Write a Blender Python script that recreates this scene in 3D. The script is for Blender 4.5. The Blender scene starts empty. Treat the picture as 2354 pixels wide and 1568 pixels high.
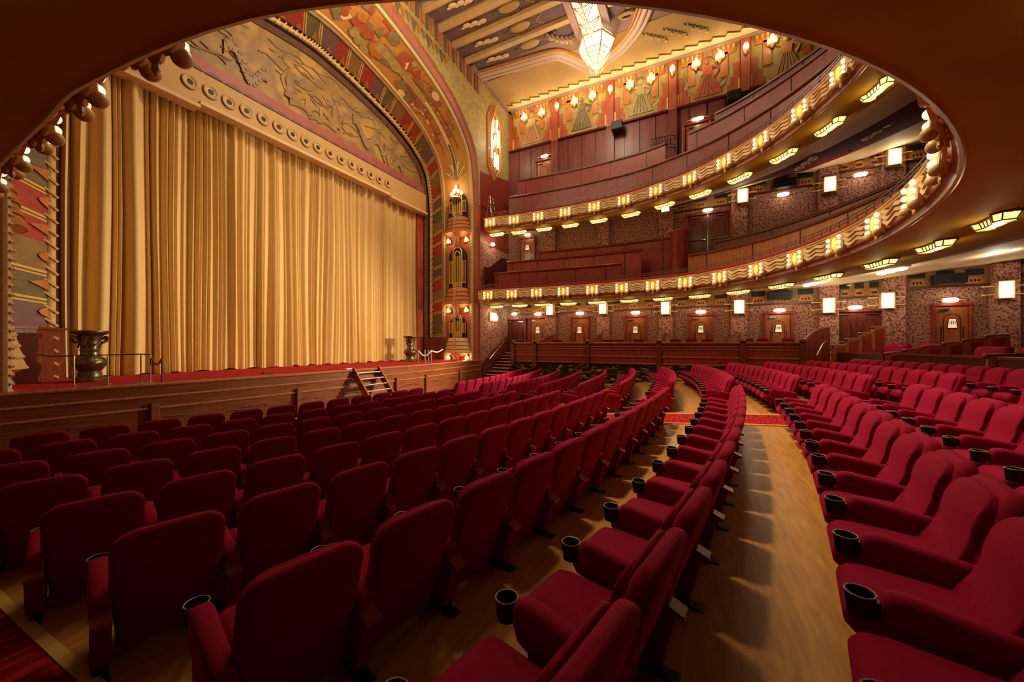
import bpy, math, random
from mathutils import Vector, Matrix
V=Vector; PI=math.pi; rnd=random.Random(11)
sc=bpy.context.scene; COL=sc.collection
# ---------------------------------------------------------------- camera
F,VX,HY,CX=850.,1605.,792.,1177.       # focal length in pixels of the 2354 px frame, vanishing point, horizon
CZ=1.55
AL=math.atan2(VX-CX,F); CA,SA=math.cos(AL),math.sin(AL)
cam=bpy.data.cameras.new('camera'); camo=bpy.data.objects.new('camera',cam); COL.objects.link(camo)
cam.sensor_fit='HORIZONTAL'; cam.sensor_width=36; cam.lens=F/2354*36; cam.shift_y=(HY-784)/2354; cam.clip_start=.03
camo.location=(0,0,CZ); camo.rotation_euler=(PI/2,0,math.atan2(SA,CA)-PI/2)
sc.camera=camo
# ---------------------------------------------------------------- view, world, large lights
vs=sc.view_settings; vs.view_transform='Standard'; vs.look='None'; vs.gamma=1; vs.use_curve_mapping=False; vs.exposure=0.0
w=bpy.data.worlds.new('world'); sc.world=w; w.use_nodes=True
w.node_tree.nodes['Background'].inputs[0].default_value=(1,.7,.4,1); w.node_tree.nodes['Background'].inputs[1].default_value=.02
cy=sc.cycles; cy.max_bounces=4; cy.diffuse_bounces=3; cy.glossy_bounces=2; cy.transmission_bounces=2
cy.caustics_reflective=False; cy.caustics_refractive=False; cy.use_denoising=True; cy.sample_clamp_indirect=4; cy.sample_clamp_direct=0
cy.use_adaptive_sampling=True; cy.adaptive_threshold=.02
WARM=(1,.69,.36); SOFT=(1,.8,.56)
def lamp(name,kind,loc,power,col=WARM,size=.1,aim=None,spot=None,blend=.5,parent=None):
    l=bpy.data.lights.new(name,kind); l.energy=power; l.color=col
    if kind=='AREA': l.shape='DISK'; l.size=size
    else: l.shadow_soft_size=size
    if spot: l.spot_size=spot; l.spot_blend=blend
    o=bpy.data.objects.new(name,l); COL.objects.link(o); o.location=loc
    if aim is not None: o.rotation_euler=(V(aim)-V(loc)).to_track_quat('-Z','Y').to_euler()
    if parent: o.parent=parent
    return o
# stage spots on the right balcony front and in the circle, aimed at the curtain
lamp('stage_spot','SPOT',(15.2,2.0,3.3),5800,(1,.85,.56),.2,(8.4,13.3,1.4),1.15,.9)
lamp('stage_spot','SPOT',(9.5,-2.6,4.6),500,(1,.86,.6),.3,(9.5,13.3,2.4),1.1,.9)
lamp('stage_spot','SPOT',(14.6,0.5,8.4),1500,(1,.78,.48),.3,(9.5,13.1,11.4),.85,.9)
# hall lantern light, followed by added fills
lamp('hall_light','SPOT',(7.5,3.6,14.0),7500,(1,.84,.54),.5,(7.3,-.7,0),.82,1.)
lamp('hall_light','SPOT',(11.5,5.,14.0),3400,(1,.82,.54),.7,(12.2,-1.5,0),1.1,1.)
lamp('hall_fill','AREA',(10.,5.6,14.0),260,(1,.8,.54),2.0,(10.,5.6,0))
lamp('fascia_fill','POINT',(8.5,8.,12.5),600,(1,.8,.52),.5)  # added point light that brightens the balcony fronts, no fixture there
lamp('arch_fill','SPOT',(12.,1.,13.6),900,(1,.8,.5),.4,(10.,12.,11.8),1.15,.8)  # added spot that brightens the stage arch, not a fitting of the hall
# ---------------------------------------------------------------- pixel helpers (points on real planes)
def ray(x,y):
    r=(x-CX)/F; return V((CA+r*SA,SA-r*CA,(HY-y)/F))
def onX(x,y,X): d=ray(x,y); return V((0,0,CZ))+d*(X/d.x)
def onY(x,y,Y): d=ray(x,y); return V((0,0,CZ))+d*(Y/d.y)
def onZ(x,y,Z): d=ray(x,y); return V((0,0,CZ))+d*((Z-CZ)/d.z)
def proj(p):
    z=p[0]*CA+p[1]*SA
    if z<.05: return None
    return CX+F*(p[0]*SA-p[1]*CA)/z, HY-F*(p[2]-CZ)/z
ORD='first second third fourth fifth sixth seventh eighth ninth tenth eleventh twelfth thirteenth fourteenth fifteenth sixteenth seventeenth eighteenth nineteenth twentieth'.split()
def nth(i): return ORD[i] if i<20 else 'twenty-'+ORD[i-20]
# ---------------------------------------------------------------- materials
def mat(name,col,rough=.5,metal=0.,col2=None,scale=8.,stretch=(1,1,1),bump=0.,bscale=None,emit=None,estr=0.,sheen=0.,kind='noise',lo=.35,hi=.65,spec=.5,col3=None,sheencol=None,detail=4):
    m=bpy.data.materials.new(name); m.use_nodes=True; nt=m.node_tree; N=nt.nodes; L=nt.links
    b=N['Principled BSDF']; b.inputs['Roughness'].default_value=rough; b.inputs['Metallic'].default_value=metal
    b.inputs['Specular IOR Level'].default_value=spec
    b.inputs['Base Color'].default_value=(*col,1)
    if sheen:
        b.inputs['Sheen Weight'].default_value=sheen; b.inputs['Sheen Roughness'].default_value=.4
        b.inputs['Sheen Tint'].default_value=(*(sheencol or col),1)
    if emit:
        b.inputs['Emission Color'].default_value=(*emit,1); b.inputs['Emission Strength'].default_value=estr
        m.cycles.emission_sampling='NONE'
    if col2 or bump:
        tc=N.new('ShaderNodeTexCoord'); mp=N.new('ShaderNodeMapping'); L.new(tc.outputs['Object'],mp.inputs['Vector'])
        mp.inputs['Scale'].default_value=stretch
    if col2:
        if kind=='voronoi':
            t=N.new('ShaderNodeTexVoronoi'); t.inputs['Scale'].default_value=scale; fac=t.outputs['Distance']
            n2=N.new('ShaderNodeTexNoise'); n2.inputs['Scale'].default_value=scale*1.3; n2.inputs['Detail'].default_value=3
            mx=N.new('ShaderNodeMixRGB'); mx.inputs[0].default_value=.22
            L.new(mp.outputs[0],n2.inputs['Vector']); L.new(mp.outputs[0],mx.inputs[1]); L.new(n2.outputs['Color'],mx.inputs[2]); L.new(mx.outputs[0],t.inputs['Vector'])
        elif kind=='cells':
            t=N.new('ShaderNodeTexVoronoi'); t.inputs['Scale'].default_value=scale; L.new(mp.outputs[0],t.inputs['Vector'])
            s=N.new('ShaderNodeSeparateColor'); L.new(t.outputs['Color'],s.inputs[0]); fac=s.outputs[0]
        elif kind=='wave':
            t=N.new('ShaderNodeTexWave'); t.inputs['Scale'].default_value=scale; t.inputs['Distortion'].default_value=6; t.inputs['Detail'].default_value=3
            L.new(mp.outputs[0],t.inputs['Vector']); fac=t.outputs['Fac']
        elif kind=='brick':
            t=N.new('ShaderNodeTexBrick'); t.inputs['Scale'].default_value=scale; t.inputs['Mortar Size'].default_value=.004
            t.inputs['Color1'].default_value=(.3,.3,.3,1); t.inputs['Color2'].default_value=(.75,.75,.75,1); t.inputs['Mortar'].default_value=(0,0,0,1)
            L.new(mp.outputs[0],t.inputs['Vector']); fac=t.outputs['Color']
        else:
            t=N.new('ShaderNodeTexNoise'); t.inputs['Scale'].default_value=scale; t.inputs['Detail'].default_value=detail
            L.new(mp.outputs[0],t.inputs['Vector']); fac=t.outputs['Fac']
        r=N.new('ShaderNodeValToRGB'); r.color_ramp.elements[0].position=lo; r.color_ramp.elements[1].position=hi
        r.color_ramp.elements[0].color=(*col,1); r.color_ramp.elements[1].color=(*col2,1)
        if col3:
            e=r.color_ramp.elements.new((lo+hi)/2); e.color=(*col3,1)
        if kind=='cells': r.color_ramp.interpolation='CONSTANT'
        L.new(fac,r.inputs['Fac']); L.new(r.outputs['Color'],b.inputs['Base Color'])
    if bump:
        n=N.new('ShaderNodeTexNoise'); n.inputs['Scale'].default_value=bscale or scale; n.inputs['Detail'].default_value=3
        L.new(mp.outputs[0],n.inputs['Vector'])
        bp=N.new('ShaderNodeBump'); bp.inputs['Strength'].default_value=bump; bp.inputs['Distance'].default_value=.02
        L.new(n.outputs['Fac'],bp.inputs['Height']); L.new(bp.outputs[0],b.inputs['Normal'])
    return m
M={}
M['velvet']=mat('red_velvet',(.28,.0006,.03),.85,0,(.235,.0005,.025),scale=30,sheen=.35,sheencol=(.9,.02,.14),spec=.15,bump=.05,bscale=250)
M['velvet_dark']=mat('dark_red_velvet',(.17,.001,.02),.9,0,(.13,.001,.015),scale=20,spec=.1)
M['velvet_rail']=mat('velvet_rail',(.3,.006,.015),.8,sheen=.3)
M['capwood']=mat('pinkish_arm_wood',(.36,.06,.04),.4,0,(.26,.04,.025),scale=6,stretch=(1,8,1))
M['black']=mat('black_plastic',(.012,.012,.013),.4)
M['rimgrey']=mat('cup_rim',(.28,.24,.2),.35)
M['mahog']=mat('mahogany',(.2,.035,.016),.32,0,(.11,.016,.008),scale=5,stretch=(6,6,.5),spec=.5)
M['mahog_dark']=mat('dark_mahogany',(.1,.012,.008),.35,0,(.06,.007,.005),scale=5,stretch=(6,6,.5))
M['oakred']=mat('reddish_oak',(.42,.14,.045),.32,0,(.3,.085,.026),scale=4,stretch=(5,5,.5))
M['stagewood']=mat('stage_front_wood',(.25,.075,.026),.3,0,(.17,.045,.016),scale=3,stretch=(.6,.6,8))
M['panelred']=mat('red_wood_panel',(.3,.036,.018),.42,0,(.21,.02,.011),scale=3.5,stretch=(3,3,1))
M['panelmauve']=mat('mauve_wood_panel',(.2,.05,.04),.42,0,(.15,.032,.026),scale=2,stretch=(3,3,.4))
M['floor']=mat('floor_boards',(.5,.22,.042),.35,0,(.37,.145,.027),scale=3,stretch=(1.2,9,1),spec=.4)
M['carpet']=mat('red_carpet',(.38,.02,.02),.95,0,(.2,.008,.01),scale=7,spec=.05,stretch=(1,3,1),lo=.42,hi=.56)
M['stagecarpet']=mat('stage_carpet',(.45,.03,.035),.95,0,(.36,.02,.025),scale=12,spec=.05)
M['brass']=mat('brass_strip',(.75,.45,.1),.4,.2)
M['leopard']=mat('animal_print_carpet',(.035,.022,.01),.9,0,(.55,.36,.12),scale=5,stretch=(.6,.6,2.2),lo=.52,hi=.66,spec=.05,col3=(.12,.07,.02),detail=6)
M['curtain']=mat('gold_curtain_cloth',(.8,.55,.23),.75,0,(.72,.48,.19),scale=3,stretch=(30,1,.4),sheen=.1,sheencol=(1,.8,.5),spec=.15)
M['cream']=mat('cream_plaster',(.8,.57,.29),.7,0,(.75,.52,.26),scale=2)
M['beam']=mat('tan_beam_paint',(.6,.36,.12),.6,0,(.55,.32,.105),scale=1.5)
M['tan']=mat('ceiling_gold_paint',(.55,.34,.11),.65,0,(.47,.28,.085),scale=.8)
M['lav']=mat('lavender_plaster',(.42,.25,.19),.7,0,(.36,.21,.17),scale=2)
M['pinkcream']=mat('pink_cream_moulding',(.62,.42,.3),.55)
M['gold']=mat('gold_paint',(.7,.46,.19),.42,.0,(.62,.39,.15),scale=3,bump=.1,bscale=25)
M['goldrough']=mat('gold_relief',(.58,.35,.13),.5,.0,(.7,.46,.2),scale=25,bump=.4,bscale=40)
M['goldbright']=mat('bright_gold',(.8,.52,.14),.35,.25)
M['orange']=mat('orange_gold_band',(.55,.2,.05),.45,0,(.42,.14,.03),scale=4)
M['olive']=mat('olive_band',(.2,.15,.05),.55,0,(.28,.2,.07),scale=5)
M['soffit']=mat('bronze_soffit',(.5,.3,.016),.7,.0,(.42,.24,.012),scale=1.2,spec=.12)
M['rosepaint']=mat('rose_paint',(.3,.1,.06),.45,0,(.36,.14,.08),scale=1.5)
M['bead']=mat('pink_bead',(.45,.2,.12),.35)
M['paper']=mat('floral_wallpaper',(.17,.055,.045),.85,0,(.44,.23,.16),scale=15,lo=.41,hi=.52,spec=.1,detail=2)
M['fabricwall']=mat('patterned_pilaster',(.17,.05,.045),.85,0,(.46,.24,.17),scale=15,lo=.41,hi=.52,spec=.1,detail=2)
M['mural']=mat('gold_mural',(.4,.2,.04),.55,0,(.56,.36,.09),scale=2.5,col3=(.34,.25,.07),lo=.3,hi=.7,bump=.25,bscale=12,detail=8)
M['muralolive']=mat('olive_mural',(.33,.24,.07),.6,0,(.5,.33,.1),scale=6,bump=.3,bscale=18,detail=8)
M['muralred']=mat('mural_red',(.36,.06,.03),.5,0,(.42,.1,.035),scale=2)
M['muralorange']=mat('mural_orange',(.5,.18,.04),.5,0,(.42,.13,.03),scale=2)
M['floral']=mat('arch_painting',(.5,.22,.05),.5,0,(.42,.27,.08),scale=.7,col3=(.54,.26,.06),lo=.3,hi=.7)
M['relief']=mat('bas_relief_plaster',(.4,.22,.05),.55,0,(.5,.27,.07),scale=.9,bump=.4,bscale=5,col3=(.24,.14,.05),lo=.36,hi=.64)
M['reliefdark']=mat('relief_shade_paint',(.34,.21,.1),.6,0,(.28,.17,.08),scale=4)
M['maroon']=mat('maroon_band',(.33,.06,.05),.55,0,(.4,.1,.075),scale=1.2)
M['purple']=mat('purple_panel',(.16,.085,.09),.6,0,(.2,.11,.11),scale=3,stretch=(1,1,6))
M['green']=mat('dark_green_panel',(.13,.1,.04),.6,0,(.19,.14,.06),scale=3,stretch=(1,1,6))
M['red']=mat('red_panel',(.42,.06,.035),.5,0,(.34,.04,.025),scale=3,stretch=(1,1,5))
M['brown']=mat('brown_panel',(.25,.13,.045),.6,0,(.3,.17,.06),scale=4)
M['darkcloth']=mat('brown_drape',(.16,.06,.035),.9,0,(.13,.045,.027),scale=3)
M['darkgold']=mat('dark_gold_edge',(.16,.1,.03),.5)
M['blackgrille']=mat('black_grille',(.01,.008,.006),.6)
M['bronze']=mat('bronze_urn',(.11,.075,.045),.32,.75,(.2,.14,.08),scale=9,bump=.5,bscale=14)
M['steel']=mat('steel',(.5,.46,.42),.25,1)
M['iron']=mat('wrought_iron',(.06,.04,.03),.4,.6)
M['railmetal']=mat('rail_metal',(.17,.12,.09),.35,.6)
M['white']=mat('white_enamel',(.75,.68,.58),.4)
M['bulb']=mat('lit_bulb',(1,.9,.7),.4,emit=(1,.84,.52),estr=1.25)
M['lens']=mat('amber_lens',(1,.75,.15),.3,emit=(1,.66,.08),estr=.6)
M['pane']=mat('amber_pane',(1,.75,.3),.3,emit=(1,.74,.22),estr=1.7)
M['glassw']=mat('opal_glass',(1,.9,.75),.3,emit=(1,.86,.62),estr=2.4)
M['panew']=mat('stained_pane',(1,.9,.75),.3,emit=(1,.88,.66),estr=1.1)
M['exit']=mat('exit_glass',(.8,1,.8),.3,emit=(.75,1,.72),estr=1.4)
M['lantern']=mat('lantern_glass',(1,.92,.8),.3,emit=(1,.88,.66),estr=2.2)
M['plate']=mat('lit_door_plate',(.9,.8,.6),.4,emit=(1,.8,.5),estr=.5)
M['fig_red']=mat('figure_red',(.5,.1,.035),.5,0,(.4,.06,.03),scale=6)
M['fig_dark']=mat('figure_dark',(.12,.09,.06),.5,0,(.2,.14,.07),scale=8)
M['fig_olive']=mat('figure_olive',(.3,.24,.09),.5,0,(.42,.32,.12),scale=8)
M['fig_tan']=mat('figure_tan',(.55,.3,.12),.5,0,(.45,.22,.08),scale=8)
# ---------------------------------------------------------------- mesh builder
class MB:
    def __init__(s): s.v=[]; s.f=[]; s.m=[]; s.M=None
    def add(s,vs,fs,mi=0):
        n=len(s.v); s.v+=[tuple(s.M@V(p)) if s.M else tuple(p) for p in vs]
        s.f+=[tuple(i+n for i in f) for f in fs]; s.m+=[mi]*len(fs); return s
    def box(s,c,d,mi=0,rz=0.,rot=None):
        x,y,z=d[0]/2,d[1]/2,d[2]/2; R=rot or Matrix.Rotation(rz,3,'Z'); c=V(c)
        vs=[c+R@V((a*x,b*y,e*z)) for a in(-1,1) for b in(-1,1) for e in(-1,1)]
        return s.add(vs,[(0,1,3,2),(4,6,7,5),(0,4,5,1),(2,3,7,6),(0,2,6,4),(1,5,7,3)],mi)
    def bar(s,a,b,w,h=None,mi=0):
        a,b=V(a),V(b); d=b-a; L=d.length
        if L<1e-6: return s
        R=d.to_track_quat('X','Z').to_matrix(); return s.box((a+b)/2,(L,w,h or w),mi,rot=R)
    def grid(s,rows,mi=0,closed=False,cap=False):
        n=len(rows[0]); vs=[p for r in rows for p in r]; fs=[]
        for i in range(len(rows)-1):
            for j in range(n if closed else n-1):
                k=(j+1)%n; fs.append((i*n+j,i*n+k,(i+1)*n+k,(i+1)*n+j))
        if cap: fs+= [tuple(range(n))[::-1],tuple(range((len(rows)-1)*n,len(rows)*n))]
        return s.add(vs,fs,mi)
    def tube(s,pts,r,n=8,mi=0,closed=False,cap=True):
        pts=[V(p) for p in pts]; N=len(pts); rows=[]; up=None
        for i,p in enumerate(pts):
            a=pts[i-1] if (i>0 or closed) else p; b=pts[(i+1)%N] if (i<N-1 or closed) else p
            t=(b-a).normalized()
            if up is None: up=V((0,0,1)) if abs(t.z)<.9 else V((1,0,0))
            x=t.cross(up).normalized(); up=x.cross(t).normalized()
            rr=r[i] if isinstance(r,(list,tuple)) else r
            rows.append([p+(x*math.cos(q)+up*math.sin(q))*rr for q in [2*PI*k/n for k in range(n)]])
        if closed: rows.append(rows[0])
        return s.grid(rows,mi,True,cap and not closed)
    def lathe(s,prof,c=(0,0,0),n=20,mi=0,sx=1.,sy=1.,a0=0.,a1=2*PI,axis='Z',R=None):
        full=abs(a1-a0-2*PI)<1e-6; K=n if full else n+1; rows=[]; c=V(c)
        for r,z in prof:
            row=[]
            for k in range(K):
                q=a0+(a1-a0)*k/n; p=V((r*sx*math.cos(q),r*sy*math.sin(q),z))
                row.append(c+(R@p if R else p))
            rows.append(row)
        return s.grid(rows,mi,full)
    def ell(s,c,r,nu=10,nv=6,mi=0,R=None):
        pr=[(math.sin(PI*i/nv),-math.cos(PI*i/nv)) for i in range(nv+1)]
        pr[0]=(.001,-1); pr[-1]=(.001,1); rows=[]; c=V(c)
        for a,b in pr:
            row=[]
            for k in range(nu):
                q=2*PI*k/nu; p=V((r[0]*a*math.cos(q),r[1]*a*math.sin(q),r[2]*b)); row.append(c+(R@p if R else p))
            rows.append(row)
        return s.grid(rows,mi,True)
    def prism(s,poly,vec,mi=0):
        n=len(poly); a=[V(p) for p in poly]; b=[p+V(vec) for p in a]
        return s.add(a+b,[tuple(range(n))[::-1],tuple(range(n,2*n))]+[(i,(i+1)%n,n+(i+1)%n,n+i) for i in range(n)],mi)
    def quad(s,a,b,c,d,mi=0): return s.add([a,b,c,d],[(0,1,2,3)],mi)
    def build(s,name,mats,parent=None,smooth=False,wm=None,loc=None,angle=40,bevel=0):
        me=bpy.data.meshes.new(name); me.from_pydata([tuple(p) for p in s.v],[],s.f)
        if not isinstance(mats,(list,tuple)): mats=[mats]
        for m in mats: me.materials.append(M[m] if isinstance(m,str) else m)
        if len(mats)>1: me.polygons.foreach_set('material_index',s.m)
        if smooth:
            me.polygons.foreach_set('use_smooth',[True]*len(me.polygons)); me.set_sharp_from_angle(angle=math.radians(angle))
        me.update()
        o=bpy.data.objects.new(name,me); COL.objects.link(o)
        if loc: o.location=loc
        if parent is not None:
            o.parent=parent
            if wm: o.matrix_parent_inverse=wm.inverted()
        if bevel:
            b=o.modifiers.new('bevel','BEVEL'); b.width=bevel; b.segments=2; b.limit_method='ANGLE'
        return o
def tag(o,label=None,cat=None,group=None,kind=None):
    if label: o['label']=label
    if cat: o['category']=cat
    if group: o['group']=group
    if kind: o['kind']=kind
    return o
def T(name,label,cat,loc=(0,0,0),rz=0.,group=None,kind=None,rot=None):
    o=bpy.data.objects.new(name,None); COL.objects.link(o); o.empty_display_size=.1
    o.location=loc; o.rotation_euler=rot or (0,0,rz)
    tag(o,label,cat,group,kind)
    return o
def WM(loc,rz=0.): return Matrix.Translation(V(loc))@Matrix.Rotation(rz,4,'Z')
def dup(root,loc,rz=None,label=None,group=None,skip=()):
    r=root.copy(); COL.objects.link(r); r.location=loc
    if rz is not None: r.rotation_euler=(r.rotation_euler[0],r.rotation_euler[1],rz)
    if label: r['label']=label
    if group: r['group']=group
    for ch in KIDS(root):
        if ch.name.split('.')[0] in skip: continue
        c=ch.copy(); COL.objects.link(c); c.parent=r
        for g in KIDS(ch):
            d=g.copy(); COL.objects.link(d); d.parent=c
    return r
_kc={}
def KIDS(o):
    if o not in _kc: _kc[o]=list(o.children)
    return _kc[o]
def struct(mb,name,mats,smooth=False,label=None):
    o=mb.build(name,mats,smooth=smooth); o['kind']='structure'
    if label: o['label']=label
    return o
# ================================================================ SETTING
XW=19.6; YF=10.1; ZC=15.35          # right wall, front wall, main ceiling
XC=8.67                             # middle of the hall
PT=[(-5.3,.46),(-4.2,.53),(-3,.60),(-2,.645),(-1,.70),(0,.78),(1,.867),(2,.955),(3,1.035),(4,1.1),(5,1.14),(6,1.16),(7.5,1.165),(9.6,1.17)]
HS=.77
def fz(y):
    y=y-.265
    if y<=PT[0][0]: d=PT[0][1]
    elif y>=PT[-1][0]: d=PT[-1][1]
    else:
        for (a,p),(b,q) in zip(PT,PT[1:]):
            if a<=y<=b: d=p+(q-p)*(y-a)/(b-a); break
    return CZ-d-HS
YS=[-6.2+.35*i for i in range(46)]
def strip(x0,x1,ys,dz,th,mb,mi=0):
    rows=[]
    for y in ys:
        z=fz(y)+dz; rows.append([(x0,y,z),(x1,y,z),(x1,y,z-th),(x0,y,z-th)])
    return mb.grid(rows,mi,True,True)
b=MB(); strip(-3,XW+.1,YS,0,.1,b); struct(b,'floor','floor')
b=MB(); b.box((8.3,-9.4,.3),(22.8,6.6,.64)); struct(b,'floor_terrace','carpet')
b=MB(); b.box((18.3,-9.2,.5),(2.9,6.4,.42)); struct(b,'floor_terrace','carpet')
for nm,x0,x1,lb in (('aisle_carpet',-2.9,.71,'dark red carpet along the left side aisle, edged with a brass strip'),('aisle_carpet',7.95,9.0,'red patterned carpet runner down the middle aisle between the seat blocks')):
    b=MB(); strip(x0,x1,[y for y in YS if y<8.4],.012,.015,b); tag(b.build(nm,'carpet'),lb,'carpet')
for x,lb in ((.735,'brass strip edging the dark left aisle carpet'),(7.93,'brass strip on the near edge of the middle aisle carpet'),(9.02,'brass strip on the far edge of the middle aisle carpet')):
    b=MB(); strip(x-.03,x+.03,[y for y in YS if y<8.4],.02,.022,b); tag(b.build('brass_strip','brass'),lb,'metal strip','brass aisle strips')
# walls
def wallquad(b,p,q,z0,z1,mi=0,th=.12):
    p,q=V((p[0],p[1],0)),V((q[0],q[1],0)); d=(q-p).normalized(); n=V((d.y,-d.x,0))*th
    b.prism([p+V((0,0,z0)),q+V((0,0,z0)),q+V((0,0,z1)),p+V((0,0,z1))],n,mi)
b=MB()
wallquad(b,(XW,-12.5),(XW,YF),-.7,9.9,0)                # papered lower storeys
wallquad(b,(XW,-12.5),(XW,YF),9.9,12.9,1)               # wood panelling of the upper gallery
wallquad(b,(XW,-12.5),(XW,YF),12.9,ZC+.1,2)
struct(b,'wall_right',['paper','panelmauve','muralorange'])
b=MB(); wallquad(b,(-3,-12.5),(XW,-12.5),-.7,ZC,0); struct(b,'wall_rear','paper')
b=MB(); wallquad(b,(-3,12.),(-3,-12.5),-.7,ZC,0); struct(b,'wall_left','mahog_dark')
# ---- proscenium stations: (left half width, right half width, apex height, Y)
XP=9.15; ZS=8.8
FX=[(1,0),(.985,.22),(.956,.42),(.92,.52),(.867,.604),(.76,.72),(.632,.81),(.466,.885),(.248,.955),(.09,.99),(0,1)]
S=dict(s0=(6.35,6.41,12.44,13.1),s1=(6.39,6.62,12.62,13.),rib=(6.42,6.74,12.77,12.9),s2=(6.46,6.84,12.95,12.85),s3=(7.3,6.70,13.22,12.1),
       s4=(7.42,6.77,13.33,12.),s5=(7.7,6.95,13.9,10.4),s6=(7.75,7.02,14.05,10.3),s7=(7.9,7.25,14.3,10.2))
def spline(pts,n):
    P=[V(p) for p in pts]; out=[]
    for i in range(len(P)-1):
        p0=P[i-1] if i else P[0]*2-P[1]; p1,p2=P[i],P[i+1]; p3=P[i+2] if i+2<len(P) else P[-1]*2-P[-2]
        for k in range(n):
            t=k/n; out.append(.5*((2*p1)+(p2-p0)*t+(2*p0-5*p1+4*p2-p3)*t*t+(3*p1-p0-3*p2+p3)*t**3))
    return out+[P[-1]]
ARC=[(p.x,p.y) for p in spline([(a,c,0) for a,c in FX],5)]
def arch(st,z0=.75,n=14):
    aL,aR,top,Y=st; h=top-ZS
    side=[z0+(ZS-z0)*i/n for i in range(n)]
    L=[V((XP-aL,Y,z)) for z in side]+[V((XP-aL*f,Y,ZS+h*g)) for f,g in ARC]
    R=[V((XP+aR,Y,z)) for z in side]+[V((XP+aR*f,Y,ZS+h*g)) for f,g in ARC[:-1]]
    return L+R[::-1]
A={k:arch(v) for k,v in S.items()}
def band(k0,k1,mats,name,label=None,seg=None):
    b=MB(); a,c=A[k0],A[k1]
    for i in range(len(a)-1):
        b.quad(a[i],a[i+1],c[i+1],c[i],seg(i) if seg else 0)
    o=struct(b,name,mats,True,label); return o
band('s0','s1','darkcloth','trim_1'); band('s4','s5',['floral','orange','muralolive','cream'],'trim_2','painted arch vault',seg=lambda i:0)
band('s3','s4','orange','trim_3'); band('s5','s6','darkgold','trim_4'); band('s6','s7','muralred','trim_5')
# gold rope rib
b=MB(); b.tube(A['rib'],.085,12,0); pts=A['rib']
o=struct(b,'trim_6','goldrough',True)
b=MB()
for i in range(len(pts)-1):
    a,c=pts[i],pts[i+1]; n=max(1,int((c-a).length/.28))
    for k in range(n):
        p=a.lerp(c,(k+.5)/n); d=(c-a).normalized(); nn=d.cross(V((0,1,0)))
        b.bar(p-nn*.1-d*.09+V((0,-.09,0)),p+nn*.1+d*.09+V((0,-.09,0)),.035,.04)
struct(b,'trim_7','goldbright')
for k,rr,m in (('s3',.05,'olive'),('s4',.06,'goldrough'),('s5',.07,'goldrough')):
    b=MB(); b.tube(A[k],rr,8); struct(b,'trim_8',m,True)
# striped band: coloured panels with gold pinstripes
def along(k,ds):
    a=A[k]; out=[]; acc=0; L=[0]
    for p,q in zip(a,a[1:]): L.append(L[-1]+(q-p).length)
    T_=L[-1]
    for d in ds:
        d=d*T_
        for i in range(len(L)-1):
            if L[i]<=d<=L[i+1]+1e-9: out.append(a[i].lerp(a[i+1],(d-L[i])/(L[i+1]-L[i]+1e-9))); break
    return out
NP=56; b=MB(); seq=[0,1,2,3,0,1,4,3,2,1]; ds=[]; mi=[]
for i in range(NP):
    u0,u1=i/NP,(i+1)/NP; w_=u1-u0
    c=seq[i%10]; ds+= [u0,u0+w_*.8,u0+w_*.86,u0+w_*.92]; mi+=[c,5,6,5]
    if i%3==1: mi[-3]=c; mi[-2]=c; mi[-1]=c
ds.append(1); a=along('s2',ds); c=along('s3',ds)
for i in range(len(ds)-1): b.quad(a[i],a[i+1],c[i+1],c[i],mi[i])
struct(b,'trim_9',['brown','red','purple','green','red','goldbright','darkgold'],label='striped panels of the stage arch')
# pennants on the inner edge of the striped band
b=MB()
for i in range(NP):
    u=(i+.5)/NP; a0,a1=along('s2',[u-.2/NP,u+.2/NP]); c0=along('s3',[u])[0]; m_=(a0+a1)/2
    up=V((0,-.02,0)); tip=m_.lerp(c0,.38 if i%2 else .2)
    if i%2: b.prism([a0+up,tip+up,a1+up],(0,-.03,0),0)
    else:
        arcp=[a0.lerp(a1,q/6)+(tip-m_)*math.sin(PI*q/6)+up for q in range(7)]; b.prism(arcp,(0,-.03,0),0)
struct(b,'trim_10','orange',label='gold pennants along the arch')
# front wall around the arch
b=MB(); o_=A['s7']; zt=ZC
def topz(p): return zt
for i in range(len(o_)-1):
    p,q=o_[i],o_[i+1]
    if p.z>=ZS-.01 and q.z>=ZS-.01:
        b.quad((p.x,YF,p.z),(q.x,YF,q.z),(q.x,YF,zt),(p.x,YF,zt),0)
        b.quad((p.x,YF,p.z),(q.x,YF,q.z),q,p,0)
xr=XP+7.25; xl=XP-7.9
b.quad((xr,YF,ZS),(XW,YF,ZS),(XW,YF,zt),(xr,YF,zt),0); b.quad((xr,YF,10.6),(XW,YF,10.6),(XW,YF-.02,ZS),(xr,YF-.02,ZS),1)
b.quad((xr+.02,YF-.03,ZS),(XW,YF-.03,ZS),(XW,YF-.03,11.3),(xr+.02,YF-.03,10.5),1)
b.quad((xr,YF,6.9),(XW,YF,6.9),(XW,YF,ZS),(xr,YF,ZS),1); b.quad((xr,YF,-.7),(XW,YF,-.7),(XW,YF,6.9),(xr,YF,6.9),2)
b.quad((xl,YF,-.7),(-3,YF,-.7),(-3,YF,zt),(xl,YF,zt),0)
b.quad((xr,YF,ZS),(xr,YF,-.7),(xr,10.2,-.7),(xr,10.2,ZS),3); b.quad((xl,YF,ZS),(xl,YF,-.7),(xl,10.2,-.7),(xl,10.2,ZS),3)
struct(b,'wall_front',['muralolive','panelred','paper','muralred'])
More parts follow.
